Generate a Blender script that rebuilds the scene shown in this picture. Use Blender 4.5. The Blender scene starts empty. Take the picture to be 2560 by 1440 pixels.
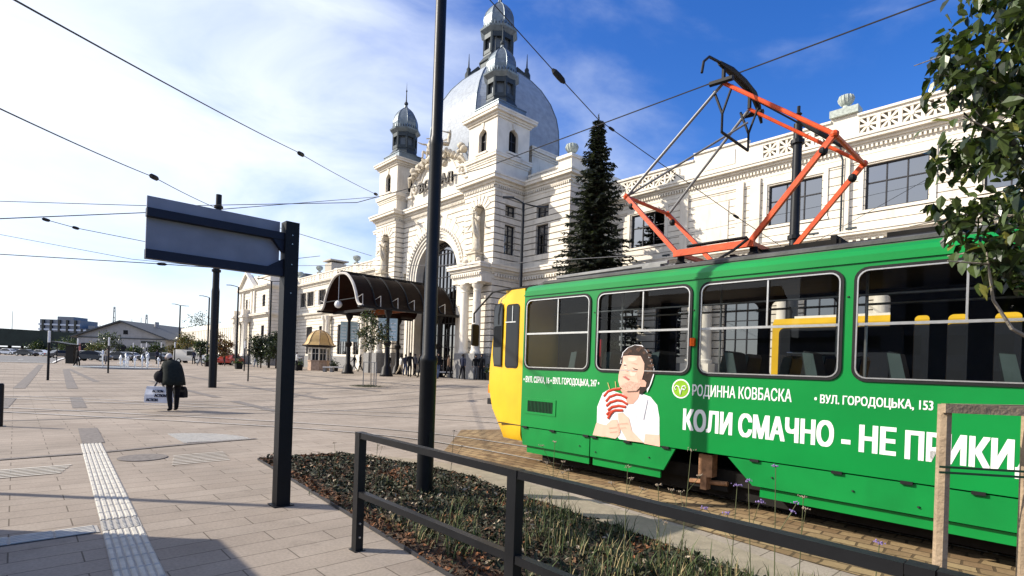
import bpy, bmesh, math, random
from math import sin, cos, pi, radians, tan, atan2, sqrt
from mathutils import Vector, Matrix, noise
random.seed(7)
SC = bpy.context.scene
COL = SC.collection
# ------------------------------------------------------------------ camera, world, sun, exposure
F, YAW, ROLL, PPY, CH = 1357.8, -0.7415, 0.0347, 918.6, 1.65     # focal length in photo pixels, heading, roll, optical axis row, eye height
FW = Vector((-sin(YAW), cos(YAW), 0))
_r = Vector((cos(YAW), sin(YAW), 0))
RR = _r*cos(ROLL) + Vector((0, 0, 1))*sin(ROLL)
UU = Vector((0, 0, 1))*cos(ROLL) - _r*sin(ROLL)
cam = bpy.data.cameras.new('camera')
cam.sensor_width = 36; cam.lens = 36*F/2560; cam.shift_y = (PPY-720)/2560
cam.clip_start = 0.05; cam.clip_end = 3000
camo = bpy.data.objects.new('camera', cam); COL.objects.link(camo)
m3 = Matrix((RR, UU, -FW)).transposed().to_4x4(); m3.translation = Vector((0, 0, CH))
camo.matrix_world = m3
SC.camera = camo
SUN_AZ, SUN_EL = radians(-45.5), radians(33)
sun_dir = Vector((sin(SUN_AZ)*cos(SUN_EL), cos(SUN_AZ)*cos(SUN_EL), sin(SUN_EL)))
W = bpy.data.worlds.new('World'); SC.world = W; W.use_nodes = True
nt = W.node_tree; N = nt.nodes; L = nt.links; bg = N['Background']
sky = N.new('ShaderNodeTexSky'); sky.sky_type = 'NISHITA'; sky.sun_disc = False
sky.sun_elevation = SUN_EL; sky.sun_rotation = SUN_AZ; sky.dust_density = 1.2; sky.ozone_density = 2.5; sky.air_density = 0.9
bg.inputs[1].default_value = 0.075
# thin high cloud: drifting veils, densest in the half of the sky round the sun
tc = N.new('ShaderNodeTexCoord'); mp = N.new('ShaderNodeMapping'); mp.inputs['Scale'].default_value = (1.1, 1.5, 3.2)
n1 = N.new('ShaderNodeTexNoise'); n1.inputs['Scale'].default_value = 1.7; n1.inputs['Detail'].default_value = 7; n1.inputs['Roughness'].default_value = .55; n1.inputs['Distortion'].default_value = .5
dt = N.new('ShaderNodeVectorMath'); dt.operation = 'DOT_PRODUCT'
dt.inputs[1].default_value = Vector((sun_dir.x, sun_dir.y, 0.0)).normalized()
L.new(tc.outputs['Generated'], mp.inputs[0]); L.new(mp.outputs[0], n1.inputs['Vector']); L.new(tc.outputs['Generated'], dt.inputs[0])
mr = N.new('ShaderNodeMapRange'); mr.inputs[1].default_value = -.62; mr.inputs[2].default_value = .72; mr.inputs[3].default_value = -.13; mr.inputs[4].default_value = .40
L.new(dt.outputs['Value'], mr.inputs[0])
ad = N.new('ShaderNodeMath'); ad.operation = 'ADD'; L.new(n1.outputs['Fac'], ad.inputs[0]); L.new(mr.outputs[0], ad.inputs[1])
rp = N.new('ShaderNodeMapRange'); rp.interpolation_type = 'SMOOTHSTEP'; rp.inputs[1].default_value = .42; rp.inputs[2].default_value = 1.0; rp.inputs[3].default_value = 0; rp.inputs[4].default_value = .9
L.new(ad.outputs[0], rp.inputs[0])
mx = N.new('ShaderNodeMix'); mx.data_type = 'RGBA'
gm = N.new('ShaderNodeHueSaturation'); gm.inputs['Hue'].default_value = .516; gm.inputs['Saturation'].default_value = 1.38; gm.inputs['Value'].default_value = 2.1
L.new(sky.outputs[0], gm.inputs['Color'])
L.new(rp.outputs[0], mx.inputs['Factor']); L.new(gm.outputs[0], mx.inputs['A']); mx.inputs['B'].default_value = (10.5, 11.2, 12.2, 1)
L.new(mx.outputs['Result'], bg.inputs[0])
sl = bpy.data.lights.new('sun', 'SUN'); sl.energy = 4.9; sl.angle = radians(.5); sl.color = (1, .92, .80)
so = bpy.data.objects.new('sun', sl); COL.objects.link(so)
so.rotation_euler = (-sun_dir).to_track_quat('-Z', 'Y').to_euler(); so.location = (-30, 30, 40)
SC.view_settings.view_transform = 'Standard'; SC.view_settings.look = 'None'
SC.view_settings.exposure = 0.54; SC.view_settings.gamma = 1
SC.cycles.max_bounces = 6; SC.cycles.transparent_max_bounces = 12; SC.cycles.diffuse_bounces = 2; SC.cycles.caustics_reflective = False; SC.cycles.caustics_refractive = False

# ------------------------------------------------------------------ helpers
def ray(px, py): return FW + RR*((px-1280)/F) - UU*((py-PPY)/F)
def sst(a): return a*a*(3-2*a)
def gz(x, y):
    sx = sst(min(1, max(0, (x-7)/15))); s2 = sst(min(1, max(0, (y-25)/75)))
    return .65*sx + .5*(1-sx)*s2
def at(px, w, py=918):                        # a point w metres ahead along the camera axis, on the ground
    d = ray(px, py)*w; return Vector((d.x, d.y, gz(d.x, d.y)))
def tram_tz(px, py, D=6.4):                   # the tram side as a plane: photo pixel -> (t, z) on it
    d = ray(px, py); n = Vector((cos(-.0185), .0185, 0)); u = Vector((sin(-.0185), cos(-.0185), 0))
    p = d*(D/n.dot(d)) + Vector((0, 0, CH)); return p.dot(u), p.z
MATS = {}
def mat(name, col, rough=.6, metal=0, var=.12, scale=6, bump=0, spec=.22, bscale=None, stain=0):
    if name in MATS: return MATS[name]
    m = bpy.data.materials.new(name); m.use_nodes = True; MATS[name] = m
    t = m.node_tree; b = t.nodes['Principled BSDF']
    b.inputs['Roughness'].default_value = rough; b.inputs['Metallic'].default_value = metal; b.inputs['Specular IOR Level'].default_value = spec
    tcn = t.nodes.new('ShaderNodeTexCoord'); nz = t.nodes.new('ShaderNodeTexNoise'); nz.inputs['Scale'].default_value = scale; nz.inputs['Detail'].default_value = 6
    t.links.new(tcn.outputs['Object'], nz.inputs['Vector'])
    cr = t.nodes.new('ShaderNodeValToRGB'); c = col
    cr.color_ramp.elements[0].position = .3; cr.color_ramp.elements[1].position = .7
    cr.color_ramp.elements[0].color = (c[0]*(1-var), c[1]*(1-var), c[2]*(1-var), 1)
    cr.color_ramp.elements[1].color = (min(1, c[0]*(1+var)), min(1, c[1]*(1+var)), min(1, c[2]*(1+var)), 1)
    t.links.new(nz.outputs['Fac'], cr.inputs[0]); out = cr.outputs[0]
    if stain:
        mpp = t.nodes.new('ShaderNodeMapping'); mpp.inputs['Scale'].default_value = (1, 1, .18)
        t.links.new(tcn.outputs['Object'], mpp.inputs[0])
        n2 = t.nodes.new('ShaderNodeTexNoise'); n2.inputs['Scale'].default_value = 1.6; n2.inputs['Detail'].default_value = 8; n2.inputs['Roughness'].default_value = .7
        t.links.new(mpp.outputs[0], n2.inputs['Vector'])
        r2 = t.nodes.new('ShaderNodeMapRange'); r2.inputs[1].default_value = .52; r2.inputs[2].default_value = .78; r2.inputs[3].default_value = 0; r2.inputs[4].default_value = stain
        t.links.new(n2.outputs['Fac'], r2.inputs[0])
        mm = t.nodes.new('ShaderNodeMix'); mm.data_type = 'RGBA'; mm.inputs['B'].default_value = (c[0]*.45, c[1]*.42, c[2]*.38, 1)
        t.links.new(r2.outputs[0], mm.inputs['Factor']); t.links.new(out, mm.inputs['A']); out = mm.outputs['Result']
    t.links.new(out, b.inputs['Base Color'])
    if bump:
        n3 = t.nodes.new('ShaderNodeTexNoise'); n3.inputs['Scale'].default_value = bscale or scale*6; n3.inputs['Detail'].default_value = 4
        t.links.new(tcn.outputs['Object'], n3.inputs['Vector'])
        bp = t.nodes.new('ShaderNodeBump'); bp.inputs['Strength'].default_value = bump; bp.inputs['Distance'].default_value = .02
        t.links.new(n3.outputs['Fac'], bp.inputs['Height']); t.links.new(bp.outputs[0], b.inputs['Normal'])
    return m
def glass(name, tint, refl=.12, rough=.02, through=1.0):
    if name in MATS: return MATS[name]
    m = bpy.data.materials.new(name); m.use_nodes = True; MATS[name] = m
    t = m.node_tree; t.nodes.clear(); o = t.nodes.new('ShaderNodeOutputMaterial')
    tr = t.nodes.new('ShaderNodeBsdfTransparent'); tr.inputs[0].default_value = (*tint, 1)
    gl = t.nodes.new('ShaderNodeBsdfGlossy'); gl.inputs['Roughness'].default_value = rough
    fr = t.nodes.new('ShaderNodeFresnel'); ge = t.nodes.new('ShaderNodeNewGeometry'); io = t.nodes.new('ShaderNodeMath'); io.operation = 'MULTIPLY_ADD'; io.inputs[1].default_value = 1/1.5-1.5; io.inputs[2].default_value = 1.5
    t.links.new(ge.outputs['Backfacing'], io.inputs[0]); t.links.new(io.outputs[0], fr.inputs[0])
    a = t.nodes.new('ShaderNodeMath'); a.operation = 'MULTIPLY_ADD'; a.inputs[1].default_value = 1.0; a.inputs[2].default_value = refl
    t.links.new(fr.outputs[0], a.inputs[0])
    mi = t.nodes.new('ShaderNodeMixShader'); t.links.new(a.outputs[0], mi.inputs[0]); t.links.new(tr.outputs[0], mi.inputs[1]); t.links.new(gl.outputs[0], mi.inputs[2])
    t.links.new(mi.outputs[0], o.inputs[0]); return m
def brickmat(name, c1, c2, cm, bw, rh, mortar, rough=.8, swap=False, bump=.3, rot=0, wobble=0):
    m = bpy.data.materials.new(name); m.use_nodes = True; MATS[name] = m
    t = m.node_tree; b = t.nodes['Principled BSDF']; b.inputs['Roughness'].default_value = rough; b.inputs['Specular IOR Level'].default_value = .08
    tcn = t.nodes.new('ShaderNodeTexCoord'); mpp = t.nodes.new('ShaderNodeMapping'); mpp.inputs['Rotation'].default_value = (0, 0, rot)
    t.links.new(tcn.outputs['Object'], mpp.inputs[0]); vec = mpp.outputs[0]
    if wobble:
        nz = t.nodes.new('ShaderNodeTexNoise'); nz.inputs['Scale'].default_value = 3.0
        t.links.new(tcn.outputs['Object'], nz.inputs['Vector'])
        va = t.nodes.new('ShaderNodeVectorMath'); va.operation = 'MULTIPLY_ADD'; va.inputs[1].default_value = (wobble,)*3
        t.links.new(nz.outputs['Color'], va.inputs[0]); t.links.new(vec, va.inputs[2]); vec = va.outputs[0]
    bk = t.nodes.new('ShaderNodeTexBrick'); bk.inputs['Scale'].default_value = 1; bk.inputs['Brick Width'].default_value = bw; bk.inputs['Row Height'].default_value = rh
    bk.inputs['Mortar Size'].default_value = mortar; bk.inputs['Mortar Smooth'].default_value = .2; bk.inputs['Bias'].default_value = 0
    bk.inputs['Color1'].default_value = (*c1, 1); bk.inputs['Color2'].default_value = (*c2, 1); bk.inputs['Mortar'].default_value = (*cm, 1)
    t.links.new(vec, bk.inputs['Vector'])
    n1 = t.nodes.new('ShaderNodeTexNoise'); n1.inputs['Scale'].default_value = .35; n1.inputs['Detail'].default_value = 8; n1.inputs['Roughness'].default_value = .65
    t.links.new(tcn.outputs['Object'], n1.inputs['Vector'])
    n2 = t.nodes.new('ShaderNodeTexNoise'); n2.inputs['Scale'].default_value = 40; n2.inputs['Detail'].default_value = 3
    t.links.new(tcn.outputs['Object'], n2.inputs['Vector'])
    m1 = t.nodes.new('ShaderNodeMapRange'); m1.inputs[1].default_value = .3; m1.inputs[2].default_value = .7; m1.inputs[3].default_value = .70; m1.inputs[4].default_value = 1.2
    t.links.new(n1.outputs['Fac'], m1.inputs[0])
    m2 = t.nodes.new('ShaderNodeMapRange'); m2.inputs[1].default_value = .3; m2.inputs[2].default_value = .7; m2.inputs[3].default_value = .88; m2.inputs[4].default_value = 1.1
    t.links.new(n2.outputs['Fac'], m2.inputs[0])
    vo = t.nodes.new('ShaderNodeTexVoronoi'); vo.inputs['Scale'].default_value = 1.7; t.links.new(tcn.outputs['Object'], vo.inputs['Vector'])
    mv = t.nodes.new('ShaderNodeMapRange'); mv.inputs[1].default_value = .025; mv.inputs[2].default_value = .045; mv.inputs[3].default_value = .62; mv.inputs[4].default_value = 1; t.links.new(vo.outputs['Distance'], mv.inputs[0])
    n4 = t.nodes.new('ShaderNodeTexNoise'); n4.inputs['Scale'].default_value = 1.3; n4.inputs['Detail'].default_value = 9; n4.inputs['Roughness'].default_value = .75; t.links.new(tcn.outputs['Object'], n4.inputs['Vector'])
    m4 = t.nodes.new('ShaderNodeMapRange'); m4.inputs[1].default_value = .56; m4.inputs[2].default_value = .72; m4.inputs[3].default_value = 1; m4.inputs[4].default_value = .74; t.links.new(n4.outputs['Fac'], m4.inputs[0])
    ma = t.nodes.new('ShaderNodeMath'); ma.operation = 'MULTIPLY'; t.links.new(mv.outputs[0], ma.inputs[0]); t.links.new(m4.outputs[0], ma.inputs[1])
    mc_ = t.nodes.new('ShaderNodeMath'); mc_.operation = 'MULTIPLY'; t.links.new(m1.outputs[0], mc_.inputs[0]); t.links.new(ma.outputs[0], mc_.inputs[1])
    mu = t.nodes.new('ShaderNodeMath'); mu.operation = 'MULTIPLY'; t.links.new(mc_.outputs[0], mu.inputs[0]); t.links.new(m2.outputs[0], mu.inputs[1])
    hs = t.nodes.new('ShaderNodeHueSaturation'); t.links.new(bk.outputs['Color'], hs.inputs['Color']); t.links.new(mu.outputs[0], hs.inputs['Value'])
    t.links.new(hs.outputs[0], b.inputs['Base Color'])
    bp = t.nodes.new('ShaderNodeBump'); bp.inputs['Strength'].default_value = bump; bp.inputs['Distance'].default_value = .01; bp.invert = True
    t.links.new(bk.outputs['Fac'], bp.inputs['Height']); t.links.new(bp.outputs[0], b.inputs['Normal'])
    return m

class MB:
    def __init__(s): s.v = []; s.f = []; s.k = []; s.m = None; s.mi = 0; s.q = []
    def mark(s): s.q.append((len(s.v), len(s.f))); return s
    def add(s, vs, fs):
        b = len(s.v); M = s.m
        for p in vs: s.v.append(tuple(M @ Vector(p)) if M else tuple(p))
        for f in fs: s.f.append(tuple(i+b for i in f)); s.k.append(s.mi)
        return s
    def box(s, x0, x1, y0, y1, z0, z1):
        return s.add([(x0,y0,z0),(x1,y0,z0),(x1,y1,z0),(x0,y1,z0),(x0,y0,z1),(x1,y0,z1),(x1,y1,z1),(x0,y1,z1)],
              [(0,3,2,1),(4,5,6,7),(0,1,5,4),(1,2,6,5),(2,3,7,6),(3,0,4,7)])
    def cbox(s, c, sx, sy, sz, rz=0):
        M = Matrix.Translation(c) @ Matrix.Rotation(rz, 4, 'Z'); o = s.m; s.m = (o @ M) if o else M
        s.box(-sx/2, sx/2, -sy/2, sy/2, 0, sz); s.m = o; return s
    def prism(s, pts, fn, d0, d1):            # 2-D outline (u,v) swept from depth d0 to d1 by fn(u,v,d)
        n = len(pts); vs = [fn(u, v, d0) for u, v in pts] + [fn(u, v, d1) for u, v in pts]
        fs = [tuple(range(n)), tuple(range(2*n-1, n-1, -1))] + [(i, (i+1) % n, n+(i+1) % n, n+i) for i in range(n)]
        return s.add(vs, fs)
    def tube(s, path, r, n=8, cap=True):
        path = [Vector(p) for p in path]; rs = r if isinstance(r, (list, tuple)) else [r]*len(path)
        vs = []; fs = []; pu = None
        for i, p in enumerate(path):
            d = (path[min(i+1, len(path)-1)] - path[max(i-1, 0)])
            if d.length < 1e-9: d = Vector((0, 0, 1))
            d.normalize()
            a = pu if pu and abs(pu.dot(d)) < .95 else (Vector((0, 0, 1)) if abs(d.z) < .9 else Vector((1, 0, 0)))
            u = (a - d*a.dot(d)).normalized(); w = d.cross(u); pu = u
            for k in range(n):
                t = 2*pi*k/n; vs.append(p + (u*cos(t) + w*sin(t))*rs[i])
        for i in range(len(path)-1):
            for k in range(n): fs.append((i*n+k, i*n+(k+1) % n, (i+1)*n+(k+1) % n, (i+1)*n+k))
        if cap: fs += [tuple(range(n-1, -1, -1)), tuple(range((len(path)-1)*n, len(path)*n))]
        return s.add(vs, fs)
    def beam(s, a, b, w, h, up=(0, 0, 1)):
        a = Vector(a); b = Vector(b); d = (b-a).normalized(); up = Vector(up)
        if abs(d.dot(up)) > .95: up = Vector((1, 0, 0))
        x = d.cross(up).normalized(); z = x.cross(d)
        vs = [p + x*i*w/2 + z*j*h/2 for p in (a, b) for i, j in ((-1,-1),(1,-1),(1,1),(-1,1))]
        return s.add(vs, [(0,1,2,3),(7,6,5,4),(0,4,5,1),(1,5,6,2),(2,6,7,3),(3,7,4,0)])
    def lathe(s, prof, c=(0, 0, 0), n=16, rot=0, sx=1, sy=1):   # prof = (radius, z)
        c = Vector(c); vs = []; fs = []
        for r, z in prof:
            for k in range(n):
                t = 2*pi*k/n+rot; vs.append((c.x+r*cos(t)*sx, c.y+r*sin(t)*sy, c.z+z))
        for i in range(len(prof)-1):
            for k in range(n): fs.append((i*n+k, i*n+(k+1) % n, (i+1)*n+(k+1) % n, (i+1)*n+k))
        fs += [tuple(range(n-1, -1, -1)), tuple(range((len(prof)-1)*n, len(prof)*n))]
        return s.add(vs, fs)
    def ball(s, c, r, n=10, m=6, sx=1, sy=1, sz=1):
        return s.lathe([(max(.001, r*sin(pi*i/m)), -r*cos(pi*i/m)*sz) for i in range(m+1)], c, n, 0, sx, sy)
    def quad(s, a, b, c, d): return s.add([a, b, c, d], [(0, 1, 2, 3)])
def pieces(mb):                               # the marked runs of a builder as builders of their own
    out = []; a = (0, 0)
    for b in mb.q+[(len(mb.v), len(mb.f))]:
        if b[1] > a[1]:
            p = MB(); p.v = mb.v[a[0]:b[0]]; p.f = [tuple(i-a[0] for i in f) for f in mb.f[a[1]:b[1]]]; p.k = mb.k[a[1]:b[1]]; out.append(p)
        a = b
    return out
ROOT = {}
def thing(name, label, cat, loc=(0, 0, 0), rz=0, group=None):
    o = bpy.data.objects.new(name, None); COL.objects.link(o); o.empty_display_size = .2
    o.location = loc; o.rotation_euler = (0, 0, rz); tag(o, label, cat, group)
    ROOT[o.name] = Matrix.Translation(Vector(loc)) @ Matrix.Rotation(rz, 4, 'Z')
    return o
def tag(o, label=None, cat=None, group=None, kind=None):
    for k, v in (('label', label), ('category', cat), ('group', group), ('kind', kind)):
        if v: o[k] = v
    return o
def obj(name, mb, mats, parent=None, smooth=False, world=False, recalc=True, label=None):
    me = bpy.data.meshes.new(name); me.from_pydata([tuple(v) for v in mb.v], [], mb.f)
    for m in (mats if isinstance(mats, (list, tuple)) else [mats]): me.materials.append(m)
    me.polygons.foreach_set('material_index', mb.k)
    if recalc:
        bm = bmesh.new(); bm.from_mesh(me); bmesh.ops.recalc_face_normals(bm, faces=bm.faces); bm.to_mesh(me); bm.free()
    if world and parent: me.transform(ROOT[parent.name].inverted())
    if smooth:
        me.polygons.foreach_set('use_smooth', [True]*len(me.polygons))
        if smooth != 'all': me.set_sharp_from_angle(angle=radians(smooth if smooth is not True else 40))
    o = bpy.data.objects.new(name, me); COL.objects.link(o)
    if parent: o.parent = parent; ROOT[o.name] = ROOT[parent.name]
    if label: o['label'] = label
    return o
def dup(o, parent=None, loc=None, rz=None, label=None, group=None, scale=None):
    c = o.copy(); COL.objects.link(c)
    if parent: c.parent = parent
    if loc is not None: c.location = loc
    if rz is not None: c.rotation_euler = (0, 0, rz)
    if scale is not None: c.scale = (scale,)*3
    if label: c['label'] = label
    if group: c['group'] = group
    for ch in o.children: dup(ch, c)
    return c
def solo(name, mb, mats, label, cat, loc=(0, 0, 0), group=None, smooth=False, recalc=True):   # a thing that is one mesh
    o = obj(name, mb, mats, None, smooth, recalc=recalc); o.location = loc; tag(o, label, cat, group); ROOT[o.name] = Matrix.Translation(Vector(loc)); return o
def struct(name, mb, mats, smooth=False, kind='structure'):
    o = obj(name, mb, mats, None, smooth); o['kind'] = kind; return o
def evalmesh(data):
    o = bpy.data.objects.new('tmp', data); COL.objects.link(o)
    dg = bpy.context.evaluated_depsgraph_get(); dg.update()
    me = bpy.data.meshes.new_from_object(o.evaluated_get(dg)); COL.objects.unlink(o); bpy.data.objects.remove(o)
    vs = [tuple(v.co) for v in me.vertices]; fs = [tuple(p.vertices) for p in me.polygons]
    bpy.data.meshes.remove(me); return vs, fs
def text_mesh(body, ext=.0, bold=.0, space=1.0):
    cu = bpy.data.curves.new('t', 'FONT'); cu.body = body; cu.size = 1; cu.extrude = ext; cu.offset = bold; cu.space_character = space; cu.resolution_u = 4
    vs, fs = evalmesh(cu); bpy.data.curves.remove(cu); return vs, fs
def fit_text(mb, body, M, u0, u1, v0, v1, ext=.001, bold=.02, space=1.0):
    vs, fs = text_mesh(body, ext, 0, space)
    if bold:
        base = vs; nb = len(base); vs = []; ff = []
        for q, (dx, dy) in enumerate(((-1, -1), (1, -1), (-1, 1), (1, 1), (0, 0))):
            vs += [(x+dx*bold, y+dy*bold*.35, z+q*.0002) for x, y, z in base]; ff += [tuple(i+q*nb for i in f) for f in fs]
        fs = ff
    a0 = min(v[0] for v in vs); a1 = max(v[0] for v in vs)
    caps, _ = text_mesh('Н', 0, 0); b0 = min(v[1] for v in caps); b1 = max(v[1] for v in caps)
    o = mb.m; mb.m = M
    mb.add([(u0+(x-a0)/(a1-a0)*(u1-u0), v0+(y-b0)/(b1-b0)*(v1-v0), z) for x, y, z in vs], fs); mb.m = o
def holed(outline, holes, ext):               # flat plate with holes -> verts, faces in (u, v, +-ext)
    cu = bpy.data.curves.new('h', 'CURVE'); cu.dimensions = '2D'; cu.fill_mode = 'BOTH'; cu.extrude = ext
    for pts in [outline]+holes:
        sp = cu.splines.new('POLY'); sp.points.add(len(pts)-1); sp.use_cyclic_u = True
        for p, q in zip(sp.points, pts): p.co = (q[0], q[1], 0, 1)
    r = evalmesh(cu); bpy.data.curves.remove(cu); return r
def rrect(x0, x1, y0, y1, r, n=5):
    out = []
    for cx, cy, a in ((x1-r, y1-r, 0), (x0+r, y1-r, 90), (x0+r, y0+r, 180), (x1-r, y0+r, 270)):
        for k in range(n+1):
            t = radians(a+90*k/n); out.append((cx+r*cos(t), cy+r*sin(t)))
    return out
def courses(mb, fn, u0, u1, z0, z1, h, gap, d0, d1, holes=()):
    """stone courses on a wall; holes(z)->(ul,ur) or None; fn(u,z,d)->xyz"""
    n = max(1, round((z1-z0)/h)); h = (z1-z0)/n
    for i in range(n):
        a = z0+i*h+gap/2; b = z0+(i+1)*h-gap/2
        if gap == 0: a = z0+i*h; b = a+h
        cuts = {a, b}
        for H in holes:
            zt = H['top']; zb = H['bot']
            for z in (zb, zt):
                if a < z < b: cuts.add(z)
            if H.get('r') and b > zt-H['r']:
                k = 3 if n > 3 else 24
                for q in range(1, k): cuts.add(a+(b-a)*q/k)
        cs = sorted(cuts)
        for lo, hi in zip(cs, cs[1:]):
            if hi-lo < 1e-5: continue
            e = 1e-4; iv0 = []; iv1 = []
            for H in holes:
                p = hole_at(H, lo+e); q = hole_at(H, hi-e)
                if p or q:
                    c = (H['u0']+H['u1'])/2; iv0.append(p or (c, c)); iv1.append(q or (c, c))
            iv0.sort(); iv1.sort()
            l0 = [u0]+[x for p in iv0 for x in p]+[u1]; l1 = [u0]+[x for p in iv1 for x in p]+[u1]
            for k in range(0, len(l0), 2):
                if max(l0[k+1]-l0[k], l1[k+1]-l1[k]) < 1e-4: continue
                P = [(l0[k], lo), (l0[k+1], lo), (l1[k+1], hi), (l1[k], hi)]
                mb.prism(P, fn, d0, d1)
def hole_at(H, z):
    if z < H['bot'] or z > H['top']: return None
    r = H.get('r', 0); c = (H['u0']+H['u1'])/2
    if r and z > H['top']-r:
        q = z-(H['top']-r); w = sqrt(max(0, r*r-q*q)); return (c-w, c+w)
    return (H['u0'], H['u1'])

# ------------------------------------------------------------------ ground
M_pave = brickmat('paving', (.335,.285,.235), (.30,.252,.206), (.14,.115,.09), .9, .3, .006, .82)
M_pave2 = mat('dark paving', (.17,.15,.135), .8, 0, .25, 14, .3)
M_cob = brickmat('cobbles', (.36,.26,.14), (.22,.145,.08), (.12,.085,.05), .23, .17, .012, .75, bump=.9, rot=radians(86), wobble=.09)
M_curb = mat('pale curb stone', (.27,.23,.17), .85, 0, .15, 8, .3)
M_steel = mat('rail steel', (.55,.52,.47), .35, .3, .1, 20)
M_soil = mat('soil', (.07,.05,.035), .95, 0, .4, 12, .8)
M_tact = mat('tactile tile', (.50,.475,.42), .75, 0, .14, 9, .15, .1, None, .35)
M_tactd = mat('tactile groove', (.36,.34,.31), .8)
M_asph = mat('asphalt', (.16,.155,.15), .85, 0, .2, 3, .2)
M_white = mat('white paint', (.78,.77,.73), .6, 0, .08, 10)
xs = [-900,-300,-120,-60,-40] + list(range(-20, 43)) + [60,120,300,900]
ys = [-900,-200,-60,-30] + list(range(-14, 122)) + [160,240,400,900]
mb = MB(); vs = [(x, y, gz(x, y)) for y in ys for x in xs]; nx = len(xs)
mb.add(vs, [(j*nx+i, j*nx+i+1, (j+1)*nx+i+1, (j+1)*nx+i) for j in range(len(ys)-1) for i in range(nx-1)])
struct('ground', mb, M_pave)
def sheet(mb, pts, dz, step=.5):              # ribbon given as (left point, right point) pairs, laid on the ground
    for (a, b), (c, d) in zip(pts, pts[1:]):
        a, b, c, d = map(Vector, (a, b, c, d)); n = max(1, int(max((c-a).length, (d-b).length)/step)); mw = max(1, int((a-b).length/1.0))
        for k in range(n):
            for q in range(mw):
                P = []
                for t, s in ((k/n, q/mw), (k/n, (q+1)/mw), ((k+1)/n, (q+1)/mw), ((k+1)/n, q/mw)):
                    l = a.lerp(c, t); r = b.lerp(d, t); p = l.lerp(r, s); P.append((p.x, p.y, gz(p.x, p.y)+dz))
                mb.quad(*P)
def ribbon(mb, line, w, dz):
    pts = []
    for i, p in enumerate(line):
        p = Vector(p); d = (Vector(line[min(i+1, len(line)-1)])-Vector(line[max(i-1, 0)])).normalized(); n = Vector((-d.y, d.x))
        pts.append((p+n*w/2, p-n*w/2))
    sheet(mb, pts, dz)
def smooth_line(P, n=6):
    P = [Vector(p) for p in P]; out = []
    for i in range(len(P)-1):
        a = P[max(0, i-1)]; b = P[i]; c = P[i+1]; d = P[min(len(P)-1, i+2)]
        for k in range(n):
            t = k/n; out.append(.5*((2*b)+(c-a)*t+(2*a-5*b+4*c-d)*t*t+(3*b-a-3*c+d)*t**3))
    return out+[P[-1]]
# dark paving bands
mb = MB()
for y in (17.2, 19.6, 22.4, 26, 29.4, 32.6, 36, 39.5, 43, 47, 51, 55, 60):
    x0 = -14 if y < 40 else -8; x1 = random.uniform(14, 26)
    ribbon(mb, [(x0, y), (x1, y)], .14 if y < 30 else .22, .006)
for x, segs in ((6.15, ((17.6,22.4),(24.5,40))), (9.6, ((22,36),(38,52))), (13.2, ((24,44),)), (16.6, ((26,46),)), (3.4, ((38,60),))):
    for a, b in segs: ribbon(mb, [(x, a), (x+.02, b)], .34, .010)
ax = lambda y: .72+.045*(y-4.7)
for a, b, w in ((12.42,14.95,.33), (20.5,25.5,.34), (31.2,58,.4)): ribbon(mb, [(ax(a)+.03, a), (ax(b)+.03, b)], w, .010)
for a, b in ((20.8,25.3), (31.4,70)): ribbon(mb, [(-.35+.045*(a-20), a), (-.35+.045*(b-20), b)], .4, .010)
ribbon(mb, smooth_line([(-1.2,11.0), (0,11.15), (1.2,11.25), (2.4,11.55), (3.7,11.75)]), .14, .012)
mb.lathe([(.34, .0), (.34, .008)], (1.55, 10.35, .004), 24)
struct('pavement_bands', mb, M_pave2)
mb = MB(); sheet(mb, [((-90, 82), (3.0, 76)), ((-110, 130), (6.0, 120)), ((-120, 175), (10, 146))], .02, 3)
struct('parking_lot', mb, M_asph)
mb = MB(); ribbon(mb, [(-90, 81.6), (3.0, 75.6), (6.2, 120)], .35, .10); 
for k in range(14): a = Vector((-40+k*3.1, 94-k*.2)); ribbon(mb, [a, a+Vector((.6, 5))], .14, .03)
struct('parking_marking', mb, M_white)
# tactile guide strips: ridged and dotted plates
mb = MB()
def tact(p, q, w, nr):
    p = Vector(p); q = Vector(q); d = (q-p).normalized(); n = Vector((-d.y, d.x)); Lg = (q-p).length
    mb.mi = 1; ribbon(mb, [p, q], w, .007); mb.mi = 0; k = 0; pitch = .3
    while k*pitch < Lg-.05:
        for j in range(nr):
            o = (j+.5)/nr*w-w/2; ww = w/nr*.76
            a = p+d*(k*pitch+.006)+n*o; b = p+d*(min(Lg, (k+1)*pitch)-.006)+n*o
            z = gz(a.x, a.y)
            mb.add([(*(a+n*ww/2), z+.009), (*(a-n*ww/2), z+.009), (*(b-n*ww/2), z+.009), (*(b+n*ww/2), z+.009),
                    (*(a+n*ww/3+d*.01), z+.016), (*(a-n*ww/3+d*.01), z+.016), (*(b-n*ww/3-d*.01), z+.016), (*(b+n*ww/3-d*.01), z+.016)],
                   [(4,5,6,7), (0,1,5,4), (1,2,6,5), (2,3,7,6), (3,0,4,7)])
        k += 1
tact((.655, 3.2), (.79, 6.2), .31, 6); tact((.81, 6.62), (1.06, 12.38), .31, 6)
p0 = Vector((.80, 6.41))
mb.mi = 1; ribbon(mb, [(.79, 6.22), (.81, 6.6)], .31, .007); mb.mi = 0
for i in range(6):
    for j in range(7): mb.lathe([(.019, .008), (.012, .015)], (.665+i*.051+j*.0025, 6.25+j*.054, 0), 8)
tact((-3.6, 6.34), (.62, 6.34), .26, 5)
for i in range(6): ribbon(mb, [(-3.2, 9.45+i*.12), (.5+.03*i, 9.55+i*.12)], .05, .011)
for i in range(7): ribbon(mb, [(1.78+i*.03, 9.45+i*.14), (2.6+i*.02, 9.5+i*.14)], .035, .011)
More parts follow.
